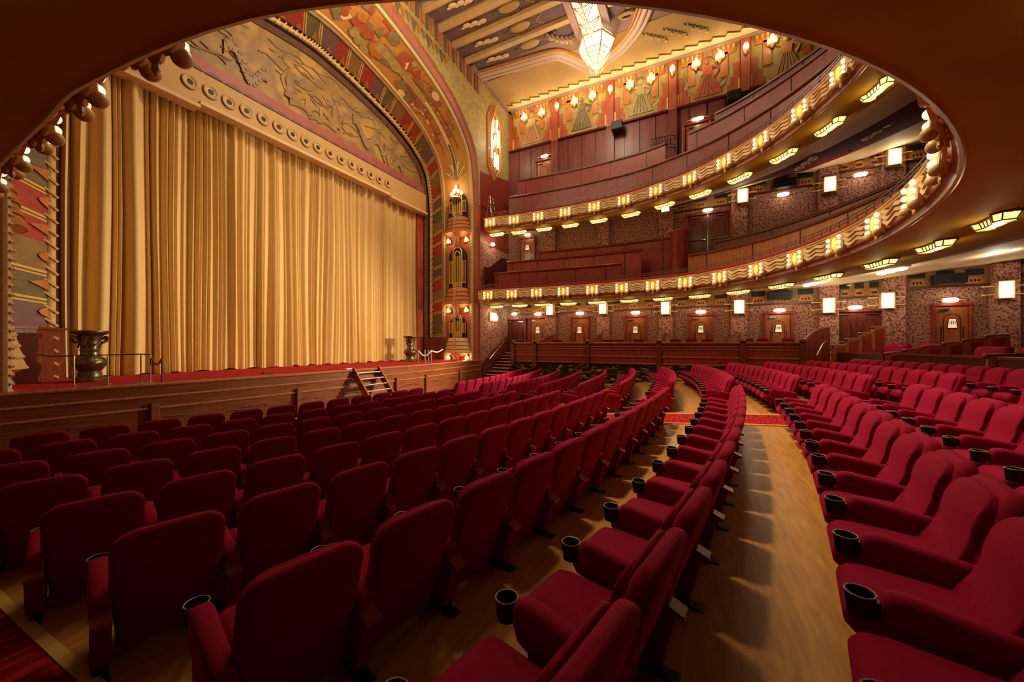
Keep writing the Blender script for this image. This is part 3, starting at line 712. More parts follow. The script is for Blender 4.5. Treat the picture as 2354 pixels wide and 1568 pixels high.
def balcony(B,label,kind):
    z0=B.z0; root=T('balcony',label,'balcony',(8.76,-3.2,z0)); W=WM((8.76,-3.2,z0))
    k=1.
    g0,g1=.14,.5
    b=MB(); b.tube([p+V((0,0,z0+.035)) for p in B.P],.045,8); b.build('rim_bead','bead',root,True,W)
    b=MB(); B.sweep(b,[(-.02,.06),(-.02,g0*.6),(-.04,g0*.85),(-.09,g0)]); b.build('underside_moulding','rosepaint',root,True,W)
    b=MB(); B.sweep(b,[(-.09,g0),(-.12,g0+.03),(-.13,g0+.1),(-.125,g1-.06),(-.11,g1)]); b.build('front','gold',root,True,W)
    c1=g1+.1
    b=MB(); B.sweep(b,[(-.11,g1),(-.16,g1+.01),(-.16,g1+.04),(-.13,g1+.05),(-.18,g1+.07),(-.18,c1-.01),(-.12,c1),(.1,c1)]); b.build('cornice','gold',root,True,W,angle=25)
    b=MB(); B.sweep(b,[(-.06,c1),(-.07,c1+.1),(-.05,c1+.12),(.0,c1+.12),(.03,c1+.1),(.03,c1)]); b.build('velvet_rail','velvet_rail',root,True,W)
    b=MB()
    for z in (c1+.2,c1+.28): b.tube([p+n*-.04+V((0,0,z0+z)) for p,n in zip(B.P,B.N)],.014,5)
    d=.2
    while d<B.L[-1]:
        p,_=B.at(d,-.04,c1+.13); b.tube([p,p+V((0,0,.17))],.012,5); d+=.33
    d=.3
    while d<B.L[-1]-.3:
        p,_=B.at(d,-.04,c1+.24); q,_=B.at(d+.14,-.04,c1+.2); r_,_=B.at(d+.28,-.04,c1+.24); b.tube([p,q,r_],.008,4); d+=.33
    b.build('railing','railmetal',root,True,W)
    R_=3.3 if kind=='low' else 1.3
    b=MB(); B.sweep(b,[(.0,.0),(.3,-.03),(.8,-.035),(1.6,.0),(2.4,.05),(3.0,.14),(3.3,.25)] if kind=='low' else [(.0,.0),(.2,.0),(.6,.02),(1.1,.08),(1.3,.2)]); b.build('soffit','soffit',root,True,W)
    fl=[(.03,c1),(.3,.35),(1.,.4),(2.2,.6),(3.4,.8),(6,1.5),(9,2.4)]
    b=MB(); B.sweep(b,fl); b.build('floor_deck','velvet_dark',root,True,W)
    return root,W,c1,g0,g1
def ceil_low(o,q): return .27+max(0,-4.6-q.y)*.11
def ceil_up(o,q): return .2+.3*(o-1.25)*(1 if o<6 else .8)
rl,WL,c1L,g0L,g1L=balcony(BL,'lower curved gold balcony with zigzag front sweeping over the stalls','low')
ru,WU,c1U,g0U,g1U=balcony(BU,'upper curved gold balcony with zigzag front high above the lower one','up')
b=MB(); BL.sweep(b,[(3.2,0),(3.8,0),(4.5,0),(5.5,0),(7,0),(9,0),(12,0),(15,0)],zf=ceil_low); struct(b,'ceiling_lower','cream',True,'cream ceiling under the lower balcony')
b=MB(); BU.sweep(b,[(1.25,0),(1.8,0),(2.6,0),(3.6,0),(5,0),(7,0),(9,0),(12,0)],zf=ceil_up); struct(b,'ceiling_middle','cream',True,'cream ceiling under the upper balcony')
# lamp clusters: positions along the fronts
LPX=[1122,1176,1233,1294,1360,1429,1500.7,1575,1654,1738,1826,1918,2007,2091.5,2149]
UPX=[1126,1180.5,1237,1299,1366,1434.6,1508,1584.6,1664,1749,1838,1927]
dL=[BL.findx(x,-.2,.33,8) for x in LPX]; dU=[BU.findx(x,-.2,.33,8) for x in UPX]
st_=1.32; d=min(dL)-st_
extra=[]
while d>.6: extra.append(d); d-=st_
def cluster_proto(loc,rz,label,group):
    g=T('lamp_cluster',label,'lamp cluster',loc,rz,group)
    b=MB()
    for x in (-.205,.205):
        for q in (-.05,.05): b.tube([(x+q,.02,.2),(x+q,-.0,-.16),(x+q*.6,.03,-.24)],[.045,.055,.02],8)
        b.ell((x,-.06,-.215),(.07,.075,.075),10,7)
    b.box((0,.04,0),(.5,.06,.36)); b.lathe([(.05,-.24),(.09,-.18),(.02,-.12)],n=8,sy=.6); b.build('gilded_mount','gold',g,True)
    for x in (-.205,.205):
        for z in (-.13,0,.13): b=MB(); b.ell((x,-.07,z),(.046,.04,.05),10,7); b.build('bulb','bulb',g,True)
    b=MB(); b.ell((0,-.04,.0),(.065,.05,.16),10,8); b.build('amber_lens','lens',g,True)
    b=MB(); b.lathe([(.01,-.34),(.04,-.3),(.03,-.25),(.07,-.21)],n=8,sy=.7); b.build('drop_finial','gold',g,True)
    return g
cp=None
def rz_of(n): return math.atan2(n.y,n.x)-PI/2          # local +y points outward (into the balcony), -y to the hall
for B,ds,z,nm,grp in ((BL,sorted(dL,reverse=True),.33,'lower','lamp clusters on the lower balcony front'),(BU,sorted(dU,reverse=True),.33,'upper','lamp clusters on the upper balcony front')):
    for i,d in enumerate(ds):
        p,n=B.at(d,-.15,z); lb=f'{nth(i)} lit bulb cluster from the stage on the {nm} balcony front'
        if cp is None: cp=cluster_proto(p,rz_of(n),lb,grp); 
        else: dup(cp,p,rz_of(n),lb,grp)
        q,_=B.at(d,-.5,z); lamp('cluster_light','POINT',q,2.6,(1,.8,.48),.07)
for i,d in enumerate(list(extra)):
    p,n=BL.at(d,-.15,.33)
    if 1.2<p.x<4.6 and p.y<3.3: continue          # nothing of these shows past the rim
    dup(cp,p,rz_of(n),f'bulb cluster {nth(i)} along the near overhead arm of the lower balcony','lamp clusters on the near balcony arm')
# zigzag reliefs between the clusters (one carved mesh per front)
for B,ds,g0,g1,root,W in ((BL,sorted(dL+extra),g0L,g1L,rl,WL),(BU,sorted(dU+[min(dU)-st_*k for k in range(1,12) if min(dU)-st_*k>1]),g0U,g1U,ru,WU)):
    ds=ds+[ds[-1]+1.3]
    for a,c in zip(ds,ds[1:]):
        a+=.3; c-=.3; w_=c-a; c=min(c,B.L[-1]-.02)
        if c-a<.25: continue
        b=MB()
        for q in range(3):
            zc=g0+.05+(g1-g0-.06)*(q+.55)/3
            prof=[(0,.07),(.2,-.045),(.36,-.005),(.5,.03),(.64,-.005),(.8,-.045),(1,.07)]
            pts=[]; 
            for i in range(13):
                u=i/12
                for (u0,v0),(u1,v1) in zip(prof,prof[1:]):
                    if u0<=u<=u1: dz=v0+(v1-v0)*(u-u0)/(u1-u0); break
                pts.append((a+(c-a)*u,zc+dz))
            rows=[]
            for s_,z in pts:
                rows.append([B.at(s_,o,zz_)[0] for o,zz_ in ((-.11,z-.065),(-.165-.012*q,z-.05),(-.15,z+.03),(-.11,z+.045))])
            b.grid(rows,0,False)
        b.build('zigzag_relief','goldrough',root,True,W,angle=30)
# soffit lights
def soffit_proto(loc,rz,label,group):
    g=T('soffit_light',label,'ceiling light',loc,rz,group)
    def outline(s,z): 
        pts=[(-.42,-.1),(-.3,-.17),(-.2,-.1),(.2,-.1),(.3,-.17),(.42,-.1),(.42,.1),(.3,.17),(.2,.1),(-.2,.1),(-.3,.17),(-.42,.1)]
        return [V((x*s,y*(s if s>1 else s*.9),z)) for x,y in pts]
    b=MB(); b.grid([outline(1,0),outline(.82,-.11),outline(.55,-.115)],0,True,True); b.build('amber_glass','pane',g)
    b=MB(); o0,o1=outline(1.02,.0),outline(.84,-.115)
    b.tube(o0,.022,6,closed=True); b.tube(o1,.012,5,closed=True)
    for a_,c_ in zip(o0,o1): b.tube([a_,c_],.01,5)
    for t in (.25,.5,.75):
        for i in (2,8): b.tube([o0[i].lerp(o0[i+1],t),o1[i].lerp(o1[i+1],t)],.009,5)
    for s in (-1,1): b.tube([(s*.42,0,0),(s*.52,0,-.03),(s*.55,0,.01)],.012,5)
    b.build('metal_frame','darkgold',g,True)
    return g
sp=None
LS=[1142,1194,1247,1306,1371.6,1447,1524.5,1607,1697.6,1796,1904,2022,2150,2290]
US=[1142,1193,1251,1310,1376.6,1450.6,1528,1609,1700,1800,1906,2017]
OO=[1.2]*7+[1.25,1.28,1.3,1.25,1.12,1.03,1.0]; sL=sorted([BL.findx(x,o,.0,6) for x,o in zip(LS,OO)],reverse=True); sU=sorted([BU.findx(x,.7,.0,6) for x in US],reverse=True)
for B,ds,o_,z,nm,pw in ((BL,sL,1.0,-.04,'lower',17),(BU,sU,.7,.02,'upper',16)):
    for i,d in enumerate(ds):
        oo=OO[i] if nm=='lower' else o_
        p,n=B.at(d,oo,z); lb=f'{nth(i)} amber soffit light from the stage under the {nm} balcony'
        grp=f'amber lights under the {nm} balcony'
        if sp is None: sp=soffit_proto(p,rz_of(n),lb,grp)
        else: dup(sp,p,rz_of(n),lb,grp)
        lamp('soffit_lamp','POINT',p+V((0,0,-.14)),pw,(1,.75,.38),.1)
# lights continuing round above and behind the photographer (outside the picture, they light the near soffit and seats)
d=min(sL)-2.0; i=0
while d>1.5:
    p,n=BL.at(d,1.0,-.04); dup(sp,p,rz_of(n),f'amber soffit light over the near seats, {nth(i)} behind the picture edge','amber lights over the near seats')
    lamp('soffit_lamp','POINT',p+V((0,0,-.08)),3,(1,.74,.38),.07); d-=1.85; i+=1
# ================================================================ RIGHT WALL: pilasters, doors, lamps, murals
RW=-PI/2
PY=[7.37,4.44,1.41,-1.64,-4.78,-6.75,-9.64]
for i,y in enumerate(PY):
    b=MB(); b.box((XW-.14,y,2.1),(.3,.62,4.6)); struct(b,'pilaster','fabricwall')
    b=MB(); b.box((XW-.14,y,6.9),(.3,.62,4.8)); struct(b,'pilaster','fabricwall')
def sconce_proto(loc,label,group):
    g=T('wall_sconce',label,'wall lamp',loc,RW,group)
    b=MB(); b.box((0,-.1,0),(.34,.16,.56)); b.build('opal_glass','glassw',g,bevel=.012)
    b=MB()
    for z in (-.29,.29): b.box((0,-.1,z),(.38,.2,.03))
    for x in (-.18,.18): b.box((x,-.1,0),(.02,.19,.58))
    for z in (-.16,.14):
        for s in (-1,1): b.tube([(s*.18,-.08,z),(s*.52,-.06,z)],.018,6); b.ell((s*.5,-.06,z),(.05,.025,.03),8,5)
    b.box((.22,-.06,-.02),(.04,.1,.66)); b.build('brass_frame','goldbright',g)
    return g
sc0=None; BAY=['nearest the stage','second from the stage','third from the stage','fourth from the stage','fifth from the stage','sixth from the stage','seventh from the stage, nearest the right edge']
for lvl,lst in (('stalls',[(1266,712),(1387,709),(1530,709),(1698,706),(1902,703),(2036,692),(2305,667)]),('lower balcony',[(1530,476),(1706,453),(1905,427),(2052,365)])):
    for i,(px,py) in enumerate(lst):
        p=onX(px,py,XW-.3); lb=f'glowing box sconce on a {lvl} wall pilaster, {BAY[i] if lvl=="stalls" else nth(i)+" in view from the stage"}'
        grp='box sconces on the '+lvl+' wall'
        if sc0 is None: sc0=sconce_proto(p,lb,grp)
        else: dup(sc0,p,None,lb,grp)
        lamp('sconce_light','POINT',p+V((-.45,0,0)),15,(1,.8,.55),.16)
# frieze with fans between the pilasters
def frieze(y0,y1,zb,h,mats_up=True):
    b=MB(); y0,y1=max(y0,y1),min(y0,y1); L=y0-y1; x=XW-.03
    b.box((x,(y0+y1)/2,zb+h/2),(.1,L,h),0); b.box((x-.04,(y0+y1)/2,zb-.02),(.1,L,.05),3)
    for k in range(3):
        c=y0-L*(k+.5)/3; w_=L/3
        b.prism([(x-.05,c+w_*.32,zb+.05),(x-.05,c-w_*.32,zb+.05),(x-.05,c-w_*.2,zb+.3*h/.6),(x-.05,c+w_*.2,zb+.3*h/.6)],(-.03,0,0),1)
        for q in (-1,0,1): b.ell((x-.085,c+q*w_*.13,zb+.05+.1*h/.6),(.01,.035,.05),7,5,2)
        b.box((x-.05,c,zb+h*.77),(.03,w_*.62,h*.38),2)
        if k<2:
            cc=y0-L*(k+1)/3
            for q in range(-3,4): b.bar((x-.06,cc,zb+.06),(x-.06,cc+q*.07,zb+h*.58-.02*abs(q)),.025,.02,1)
    struct(b,'trim_24',['brown','orange','blackgrille','mahog_dark'],label='frieze with orange fans on the wall bay')
ends=[9.6]+PY+[-12]
for i in range(len(ends)-1):
    y0=ends[i]-.31 if i else 9.9; y1=ends[i+1]+.31
    zc=3.95+max(0,-4.6-(y0+y1)/2)*.11
    frieze(y0,y1,zc-.62,.6)
for a,c in ((1.1,-1.33),(-1.95,-4.47),(-5.09,-6.44),(-7.06,-9.33)):
    frieze(a,c,7.95 if a>0 else (8.25 if a>-3 else 8.6),.6)
# doors
def door(px,py,X,zb,w_,label,double=False,plate=True,zt=None,n=1):
    p=onX(px,py,X); z1=p.z; h=z1-zb
    g=T(f'door_{n}',None,None,(X,p.y,zb),RW,kind='structure'); g['label']=label
    b=MB(); fw=.12
    for s in (-1,1): b.box((s*(w_/2+fw/2),-.04,h/2),(fw,.16,h))
    b.box((0,-.04,h+fw/2),(w_+2*fw,.16,fw)); b.build('frame','panelred',g,bevel=.03)
    k=2 if double else 1
    for i in range(k):
        ww=w_/k; c=-w_/2+ww*(i+.5)
        b=MB(); b.box((c,.0,h/2),(ww-.02,.06,h)); b.build('leaf','oakred' if not double else 'mahog',g)
        b=MB(); a=arch_poly(ww*.52,h*.86,10,c,.02,-.035); b.tube([a[1]]+a[2:]+[a[0]],.012,5); b.box((c+ww*.34,-.04,h*.4),(.03,.02,h*.5)); b.box((c-ww*.34,-.04,h*.4),(.03,.02,h*.5)); b.build('inlay','mahog_dark',g)
        if plate:
            b=MB(); b.prism([(c-.14,-.04,h*.62),(c+.14,-.04,h*.62),(c+.1,-.04,h*.79),(c-.1,-.04,h*.79)],(0,-.02,0),1)
            b.prism([(c-.115,-.055,h*.63),(c+.115,-.055,h*.63),(c+.085,-.055,h*.78),(c-.085,-.055,h*.78)],(0,-.015,0),0)
            for q in (-1,0,1):
                b.tube([(c+q*.05-.02,-.075,h*.69),(c+q*.05-.02,-.075,h*.735),(c+q*.05,-.075,h*.75),(c+q*.05+.02,-.075,h*.735),(c+q*.05+.02,-.075,h*.69)],.007,4,1)
            b.build('lit_plate',['plate','mahog_dark'],g)
    b=MB()
    if double:
        b.box((0,-.05,h/2),(.02,.03,h)); 
        for s in (-1,1): b.tube([(s*.1,-.1,h*.42),(s*(w_/2-.06),-.1,h*.42)],.02,6); b.box((s*w_*.3,-.06,h-.08),(.34,.08,.05))
    else: b.box((-w_*.25,-.07,h-.12),(.22,.1,.06)); b.tube([(w_*.4,-.04,h*.45),(w_*.4,-.1,h*.45),(w_*.3,-.1,h*.45)],.012,5)
    b.build('handle','steel',g,True)
    return g
def door_lamp(px,py,X,glow,label,group,w_=.42):
    p=onX(px,py,X); g=T('door_lamp',label,'wall lamp',p,RW,group)
    b=MB(); b.lathe([(.02,-w_*.5),(.07,-w_*.46),(.085,-w_*.2),(.085,w_*.2),(.07,w_*.46),(.02,w_*.5)],n=10,R=Matrix.Rotation(PI/2,3,'Y')); b.build('glass_tube',glow,g,True)
    b=MB()
    for s in (-1,1): b.lathe([(.05,s*w_*.5),(.04,s*w_*.62),(.02,s*w_*.66),(.018,s*w_*.95),(.002,s*w_*.97)],n=8,R=Matrix.Rotation(PI/2,3,'Y'))
    b.box((0,.06,0),(.5,.05,.04)); b.build('gilded_ends','goldbright',g,True)
    lamp('door_light','POINT',p+V((-.3,0,-.05)),7,(1,.84,.6) if glow=='glassw' else (.8,1,.75),.06)
ds=[(1237,733),(1333,732),(1461,730),(1611,727),(1789,723),(2187,704)]
for i,(px,py) in enumerate(ds): door(px,py,XW-.06,.8,.84,f'{nth(i)} wooden box door from the stage with a small lit plate',n=i+1)
door(1185,737,XW-.06,.95,1.2,'dark double door at the top of the steps beside the stage',True,False,n=7)
door(1969,718,XW-.06,.8,1.5,'double exit door with arched inlay behind the curved partition',True,False,n=8)
LP=[(1237,722,'glassw'),(1333,720,'glassw'),(1461,719,'glassw'),(1611,717,'glassw'),(1792,714,'glassw'),(2184,690,'glassw')]
for i,(px,py,gl) in enumerate(LP): door_lamp(px,py,XW-.12,gl,f'white tube lamp over the {nth(i)} box door from the stage','tube lamps over the box doors')
door_lamp(1183,722,XW-.12,'exit','greenish exit lamp over the double door beside the stage steps','exit lamps',.36)
door_lamp(1966,707,XW-.12,'exit','greenish exit lamp over the double door behind the curved partition','exit lamps')
door(1213,549,XW-.06,5.9,.8,'single brown door on the lower balcony near the stage',n=9); door(1627,494,XW-.06,5.6,1.7,'dark double door with steel bars on the lower balcony',True,False,n=10)
door_lamp(1213,540,XW-.12,'exit','small exit lamp over the single lower balcony door','exit lamps',.36); door_lamp(1627,483,XW-.12,'exit','exit lamp over the double door of the lower balcony','exit lamps')
door_lamp(1800,447,XW-.12,'glassw','tube lamp on the lower balcony wall between two sconces','balcony wall lamps'); door_lamp(1978,401,XW-.12,'glassw','bright slanting tube lamp on the lower balcony wall by the rear sconce','balcony wall lamps')
door(1251,371,XW-.06,9.8,.85,'dark upper gallery door near the stage corner',False,False,n=11); door(1602,286,XW-.06,9.8,1.,'dark upper gallery door half hidden by the parapet',False,False,n=12)
door_lamp(1252,359,XW-.12,'exit','exit lamp over the upper gallery door near the stage corner','exit lamps'); door_lamp(1604,273,XW-.12,'exit','exit lamp over the half hidden upper gallery door','exit lamps',.5)
for (px,py,lb) in ((1136,729,'stacked white tube lamp on the front wall beside the stage steps'),(1132,562,'small bright spotlight on the front wall above the lower balcony end')):
    p=onY(px,py,YF-.1); g=T('corner_lamp',lb,'wall lamp',p)
    b=MB()
    if py>700:
        for x in (-.3,-.15,0,.15,.3): b.box((x,0,.04*math.cos(x*9)),(.07,.08,.36 if abs(x)<.2 else .26))
        b.build('glass_tube','glassw',g); b=MB(); b.box((0,.06,0),(.8,.03,.5)); b.build('backplate','goldbright',g)
    else:
        b.ell((0,0,0),(.13,.1,.1),10,7); b.build('bulb','glassw',g,True); b=MB(); b.lathe([(.04,.0),(.16,.08)],n=10,R=RX); b.build('reflector','steel',g,True)
    lamp('corner_light','POINT',p+V((0,-.35,0)),18,(1,.85,.6),.1)
# upper gallery murals
FG=['fig_tan','fig_dark','fig_olive','fig_red','fig_tan','fig_olive']
MY=[9.95,7.13,4.08,1.1,-1.88,-4.9,-8.]
NMUR=['nearest the stage, with a tan dancer','second from the stage, with a dark figure','third from the stage, with an olive figure','fourth from the stage, with a figure in red','fifth from the stage, with a tan seated figure','last before the overhanging balcony']
def figure(b,y,z,s,mi,X):
    # generic standing dancer in low relief: skirt, torso, arms, head
    def P(u,v,o=-.02): return (X+o,y-u*s,z+v*s)
    b.prism([P(-.5,0),P(.5,0),P(.38,.35),P(.14,.85),P(-.14,.85),P(-.36,.35)],(-.04,0,0),mi)
    b.prism([P(-.14,.82),P(.14,.82),P(.2,1.2),P(-.2,1.2)],(-.05,0,0),mi)
    b.ell(P(0,1.4,-.03),(.05*s,.11*s,.15*s),8,6,mi); b.ell(P(0,1.47,-.02),(.05*s,.17*s,.14*s),8,6,mi+1)
    b.tube([P(.18,1.15),P(.42,1.0),P(.3,.75)],.05*s,6,mi); b.tube([P(-.18,1.15),P(-.45,1.25),P(-.36,1.55)],.05*s,6,mi)
    for q in range(5): b.tube([P(-.3+.15*q,.05,-.07),P(-.1+.05*q,.8,-.07)],.014,4,mi+1)
for i in range(6):
    y0,y1=MY[i]-.2,MY[i+1]+.2; X=XW-.08; yc=(y0+y1)/2; L=y0-y1
    g=T('wall_mural','gold wall painting of the upper gallery, '+NMUR[i],'mural',(X,yc,12.95),RW,'upper gallery murals'); W=WM((X,yc,12.95),RW)
    b=MB(); b.box((X+.02,yc,14.1),(.05,L,2.3)); b.build('painted_field','mural',g,wm=W)
    for s in (-1,1):
        b=MB(); e=y0 if s>0 else y1
        for k,(o,wd,h) in enumerate(((.13,.26,1.35),(.33,.16,.75),(.46,.1,.4))): b.box((X-.02,e-s*o,12.95+h/2),(.04,wd,h),0)
        b.box((X-.03,e-s*.62,14.35),(.04,.3,1.1),1); b.box((X-.05,e-s*.04,13.25),(.05,.07,.6),2)
        b.box((X-.03,e-s*.62,15.),(.04,.9,.4),1)
        for k in range(4): b.prism([(X-.05,e-s*(.25+.2*k)-.07,15.2),(X-.05,e-s*(.25+.2*k)+.07,15.2),(X-.05,e-s*(.25+.2*k),14.93)],(-.02,0,0),2)
        b.build('stepped_border',['muralred','muralorange','goldbright'],g,wm=W)
    b=MB(); figure(b,yc,13.15,1.15,0,X); b.build('painted_figure',[FG[i],'fig_dark' if i!=1 else 'fig_olive'],g,True,W)
    b=MB()
    for k in range(16):
        q=rnd.uniform(y1+.4,y0-.4); z=rnd.uniform(13.05,14.6); b.tube([(X-.02,q+.16*math.sin(t*.9+k),z+.11*t) for t in range(5)],.02,4)
    b.build('curling_line','fig_olive',g,True,W)
for y in MY[1:6]:
    b=MB(); b.box((XW-.12,y,14.1),(.24,.36,2.5)); struct(b,'pilaster','muralred')
    b=MB(); b.box((XW-.1,y,11.4),(.2,.38,3.0)); struct(b,'pilaster','panelmauve')
b=MB(); b.box((XW-.08,-1,12.93),(.2,22,.09)); struct(b,'trim_25','mahog_dark',label='dark rail below the murals')
b=MB()
for y in [9.4-.75*i for i in range(20)]: b.box((XW-.02,y,11.4),(.06,.02,3.))
struct(b,'trim_26','mahog_dark',label='panel joints of the upper gallery wall')
TR=[(1205,269),(1245,258),(1320,232),(1362,219),(1448,194),(1497,179),(1600,146),(1655,128),(1775,92)]; SG=[(1280,243),(1403,204),(1546,158),(1715,107)]
t3=None
for i,(px,py) in enumerate(TR):
    p=onX(px,py,XW-.2); lb=f'three-bulb lamp on the upper gallery murals, {nth(i)} from the stage'
    if t3 is None:
        t3=T('bulb_trio',lb,'wall lamp',p,RW,'three-bulb lamps on the murals')
        for x,z in ((0,.13),(-.11,-.06),(.11,-.06)): b=MB(); b.ell((x,-.03,z),(.085,.08,.11),10,7); b.build('bulb','bulb',t3,True)
        b=MB(); b.box((0,.07,0),(.36,.05,.4)); b.lathe([(.02,-.32),(.1,-.22),(.16,-.16)],n=8,sy=.5); b.build('gilded_mount','goldbright',t3,True)
    else: dup(t3,p,None,lb)
    lamp('mural_light','POINT',p+V((-.35,0,0)),17,(1,.76,.42),.1)
s1=None
for i,(px,py) in enumerate(SG):
    p=onX(px,py,XW-.32); lb=f'single oval bulb on a red gallery pilaster, {nth(i)} from the stage'
    if s1 is None:
        s1=T('pilaster_bulb',lb,'wall lamp',p,RW,'single bulbs on the red pilasters')
        b=MB(); b.ell((0,0,0),(.12,.11,.19),10,8); b.build('bulb','bulb',s1,True)
        b=MB(); b.lathe([(.02,-.34),(.07,-.24),(.1,-.17)],n=8); b.box((0,.07,-.2),(.08,.1,.05)); b.build('socket','goldbright',s1,True)
    else: dup(s1,p,None,lb)
    lamp('mural_light','POINT',p+V((-.3,0,0)),12,(1,.76,.42),.1)
def speaker(p,rz,lb,grp=None,s=(.55,.42,.42)):
    g=T('loudspeaker',lb,'loudspeaker',p,rz,grp)
    b=MB(); b.box((0,0,0),s); b.build('cabinet','black',g,bevel=.02)
    b=MB(); b.box((0,-s[1]/2-.01,0),(s[0]*.9,.02,s[2]*.88)); b.build('grille','blackgrille',g)
    b=MB(); b.box((0,s[1]/2+.08,0),(.1,.18,.1)); b.build('bracket','iron',g)
speaker(onX(1419,291,XW-.45),RW,'black loudspeaker on the gallery wall below the third mural'); speaker(onX(1687,223,XW-.45),RW,'black loudspeaker on the gallery wall at the fourth mural')
for px,py,lb in ((1792,679,'black box loudspeaker in the frieze above the fifth box door'),(2181,641,'black box loudspeaker in the frieze above the rearmost box door'),(1802,423,'black box loudspeaker in the frieze of the lower balcony wall')):
    speaker(onX(px,py,XW-.3),RW,lb,'loudspeakers in the frieze',(.85,.3,.36))
# ================================================================ GALLERY AND BOX PARAPETS
def parapet_sweep(B,o,z0,z1,ylo,yhi,label,m,seam=1.4,xmin=8):
    idx=[i for i,p in enumerate(B.P) if p.x>xmin and ylo<=p.y<=yhi]; i0,i1=idx[0],idx[-1]+1
    mid=B.P[(i0+i1)//2]; g=T('gallery_parapet',label,'parapet',(mid.x,mid.y,z0)); W=WM((mid.x,mid.y,z0))
    zz0,zz1=z0-B.z0,z1-B.z0
    b=MB(); B.sweep(b,[(o,zz0),(o,zz1),(o+.08,zz1),(o+.08,zz0)],0,i0,i1); bp=b
    b=MB(); B.sweep(b,[(o-.05,zz1-.05),(o-.06,zz1),(o-.03,zz1+.04),(o+.12,zz1+.04),(o+.14,zz1-.02)],0,i0,i1); b.build('top_rail','mahog',g,True,W)
    b=bp; d=B.L[i0]+.7
    while d<B.L[i1-1]:
        p,n=B.at(d,o-.005,0); t=V((-n.y,n.x,0)); b.box((p.x,p.y,(z0+z1)/2),(.03,.03,z1-z0),1,math.atan2(t.y,t.x)); d+=seam
    b.build('panel',[m,'mahog_dark'],g,True,W)
parapet_sweep(BU,1.05,7.8,9.4,-4,9.0,'lower red wooden parapet of the upper gallery, just behind the railing','panelred')
parapet_sweep(BU,1.95,7.95,10.65,1.9,8.8,'upper red wooden parapet of the upper gallery near the stage','panelred')
parapet_sweep(BU,1.95,7.95,10.65,-4,1.3,'upper red wooden parapet of the upper gallery, rear curve','panelred')
parapet_sweep(BU,2.5,8.05,11.3,-4,.6,'curved mauve wooden parapet at the back of the upper gallery','panelmauve')
parapet_sweep(BL,.9,4.05,5.25,2.8,9.7,'lowest wooden box front on the lower balcony near the stage','panelred')
parapet_sweep(BL,1.8,4.18,6.0,2.4,9.4,'middle wooden box front on the lower balcony near the stage','panelred')
parapet_sweep(BL,2.5,4.3,6.55,.9,7.7,'rear wooden box front on the lower balcony with rounded end','panelred')
parapet_sweep(BL,1.3,4.2,5.35,-4,.75,'orange brown curved parapet of the lower balcony behind the railing','oakred')
parapet_sweep(BL,2.4,4.3,6.0,-4,.4,'dark topped rear parapet of the lower balcony','mahog')
b=MB(); b.lathe([(.42,0),(.42,2.3),(.46,2.35),(.46,2.42),(.001,2.44)],(18.55,.75,4.3),n=18); tag(b.build('rounded_box_end','panelred',smooth=True),'rounded red wooden end block of the rear box row, lower balcony','parapet')
# upper rail items
p=onX(1720,292,16.4); g=T('follow_spot','black tubular spotlight on a bracket frame at the upper balcony railing','stage light',p,math.radians(38))
b=MB(); b.lathe([(.001,-.55),(.09,-.55),(.1,-.2),(.12,.1),(.12,.5),(.001,.5)],n=14,R=Matrix.Rotation(PI/2,3,'Y')); b.build('lamp_housing','black',g,True)
b=MB(); b.tube([(-.6,0,-.3),(-.6,0,.22),(.6,0,.32),(.6,0,-.3)],.03,6); b.build('bracket','steel',g,True)
p=onX(1523,327,18.35); g=T('iron_landing_rail','small curved wrought iron railing above the upper gallery parapet','railing',p+V((0,0,-.3)),RW)
b=MB()
for z in (0,.55,.15): b.tube([(-.5,0,z),(.35,0,z),(.5,.15,z),(.52,.5,z)],.02,5)
for k in range(8): b.tube([(-.5+.12*k,0,0),(-.5+.12*k,0,.55)],.012,4)
for k in range(5): b.lathe([(.06,-.01),(.08,0),(.06,.01)],(-.42+.18*k,0,.34),n=10,R=RX)
b.build('rail','iron',g,True)
p=onX(1755,175,18.6); g=T('projection_slot_bars','dark bars marking the projection booth slot at the rear mural, upper gallery','beam',(XW-.35,p.y,p.z))
b=MB(); b.bar((0,1.1,-.25),(0,-3.2,.5),.12,.16); b.bar((0,1.1,-.25),(0,1.1,-1.3),.12,.12); b.bar((0,1.0,-1.1),(0,-1.4,-1.15),.08,.08); b.build('beam','black',g)  # black bars stand in for the dark projection booth opening
p=onY(1145,478,9.4); g=T('step_ladder','light metal step ladder standing at the stage end of the upper balcony','ladder',(16.75,9.45,7.9))
b=MB()
for s in (-.22,.22): b.tube([(s*1.3,0,-.1),(s*.7,.2,1.35)],.025,6); b.tube([(s*1.3+.05,.4,-.1),(s*.7,.2,1.35)],.022,6)
for k in range(5): b.tube([(-.27+.02*k,.03*k,.15+.26*k),(.27-.02*k,.03*k,.15+.26*k)],.02,5)
b.build('frame','steel',g,True)
for (z,lb) in ((7.9,'dark curly iron railing at the stage end of the upper balcony'),(4.3,'dark curly iron railing at the stage end of the lower balcony')):
    g=T('scroll_railing',lb,'railing',(16.5,9.5,z)); b=MB()
    for k in range(6):
        x=-.1+.2*k; b.tube([(x,0,0),(x,0,.75-.1*k)],.014,5)
        b.tube([(x+.09*math.cos(a),0,.35-.05*k+.09*math.sin(a)) for a in [q*.6 for q in range(9)]],.012,4)
    b.tube([(-.15,0,.85),(.3,0,.6),(.6,0,.3),(1.1,0,.2)],.02,5); b.build('rail','iron',g,True)
b=MB(); wallquad(b,(16.55,9.98),(19.3,9.98),4.4,5.6,0,.05); b.prism([(16.6,9.96,5.4),(18.6,9.96,6.5),(19.2,9.96,6.5),(19.2,9.96,5.4)],(0,.03,0)); struct(b,'trim_27','mahog_dark')
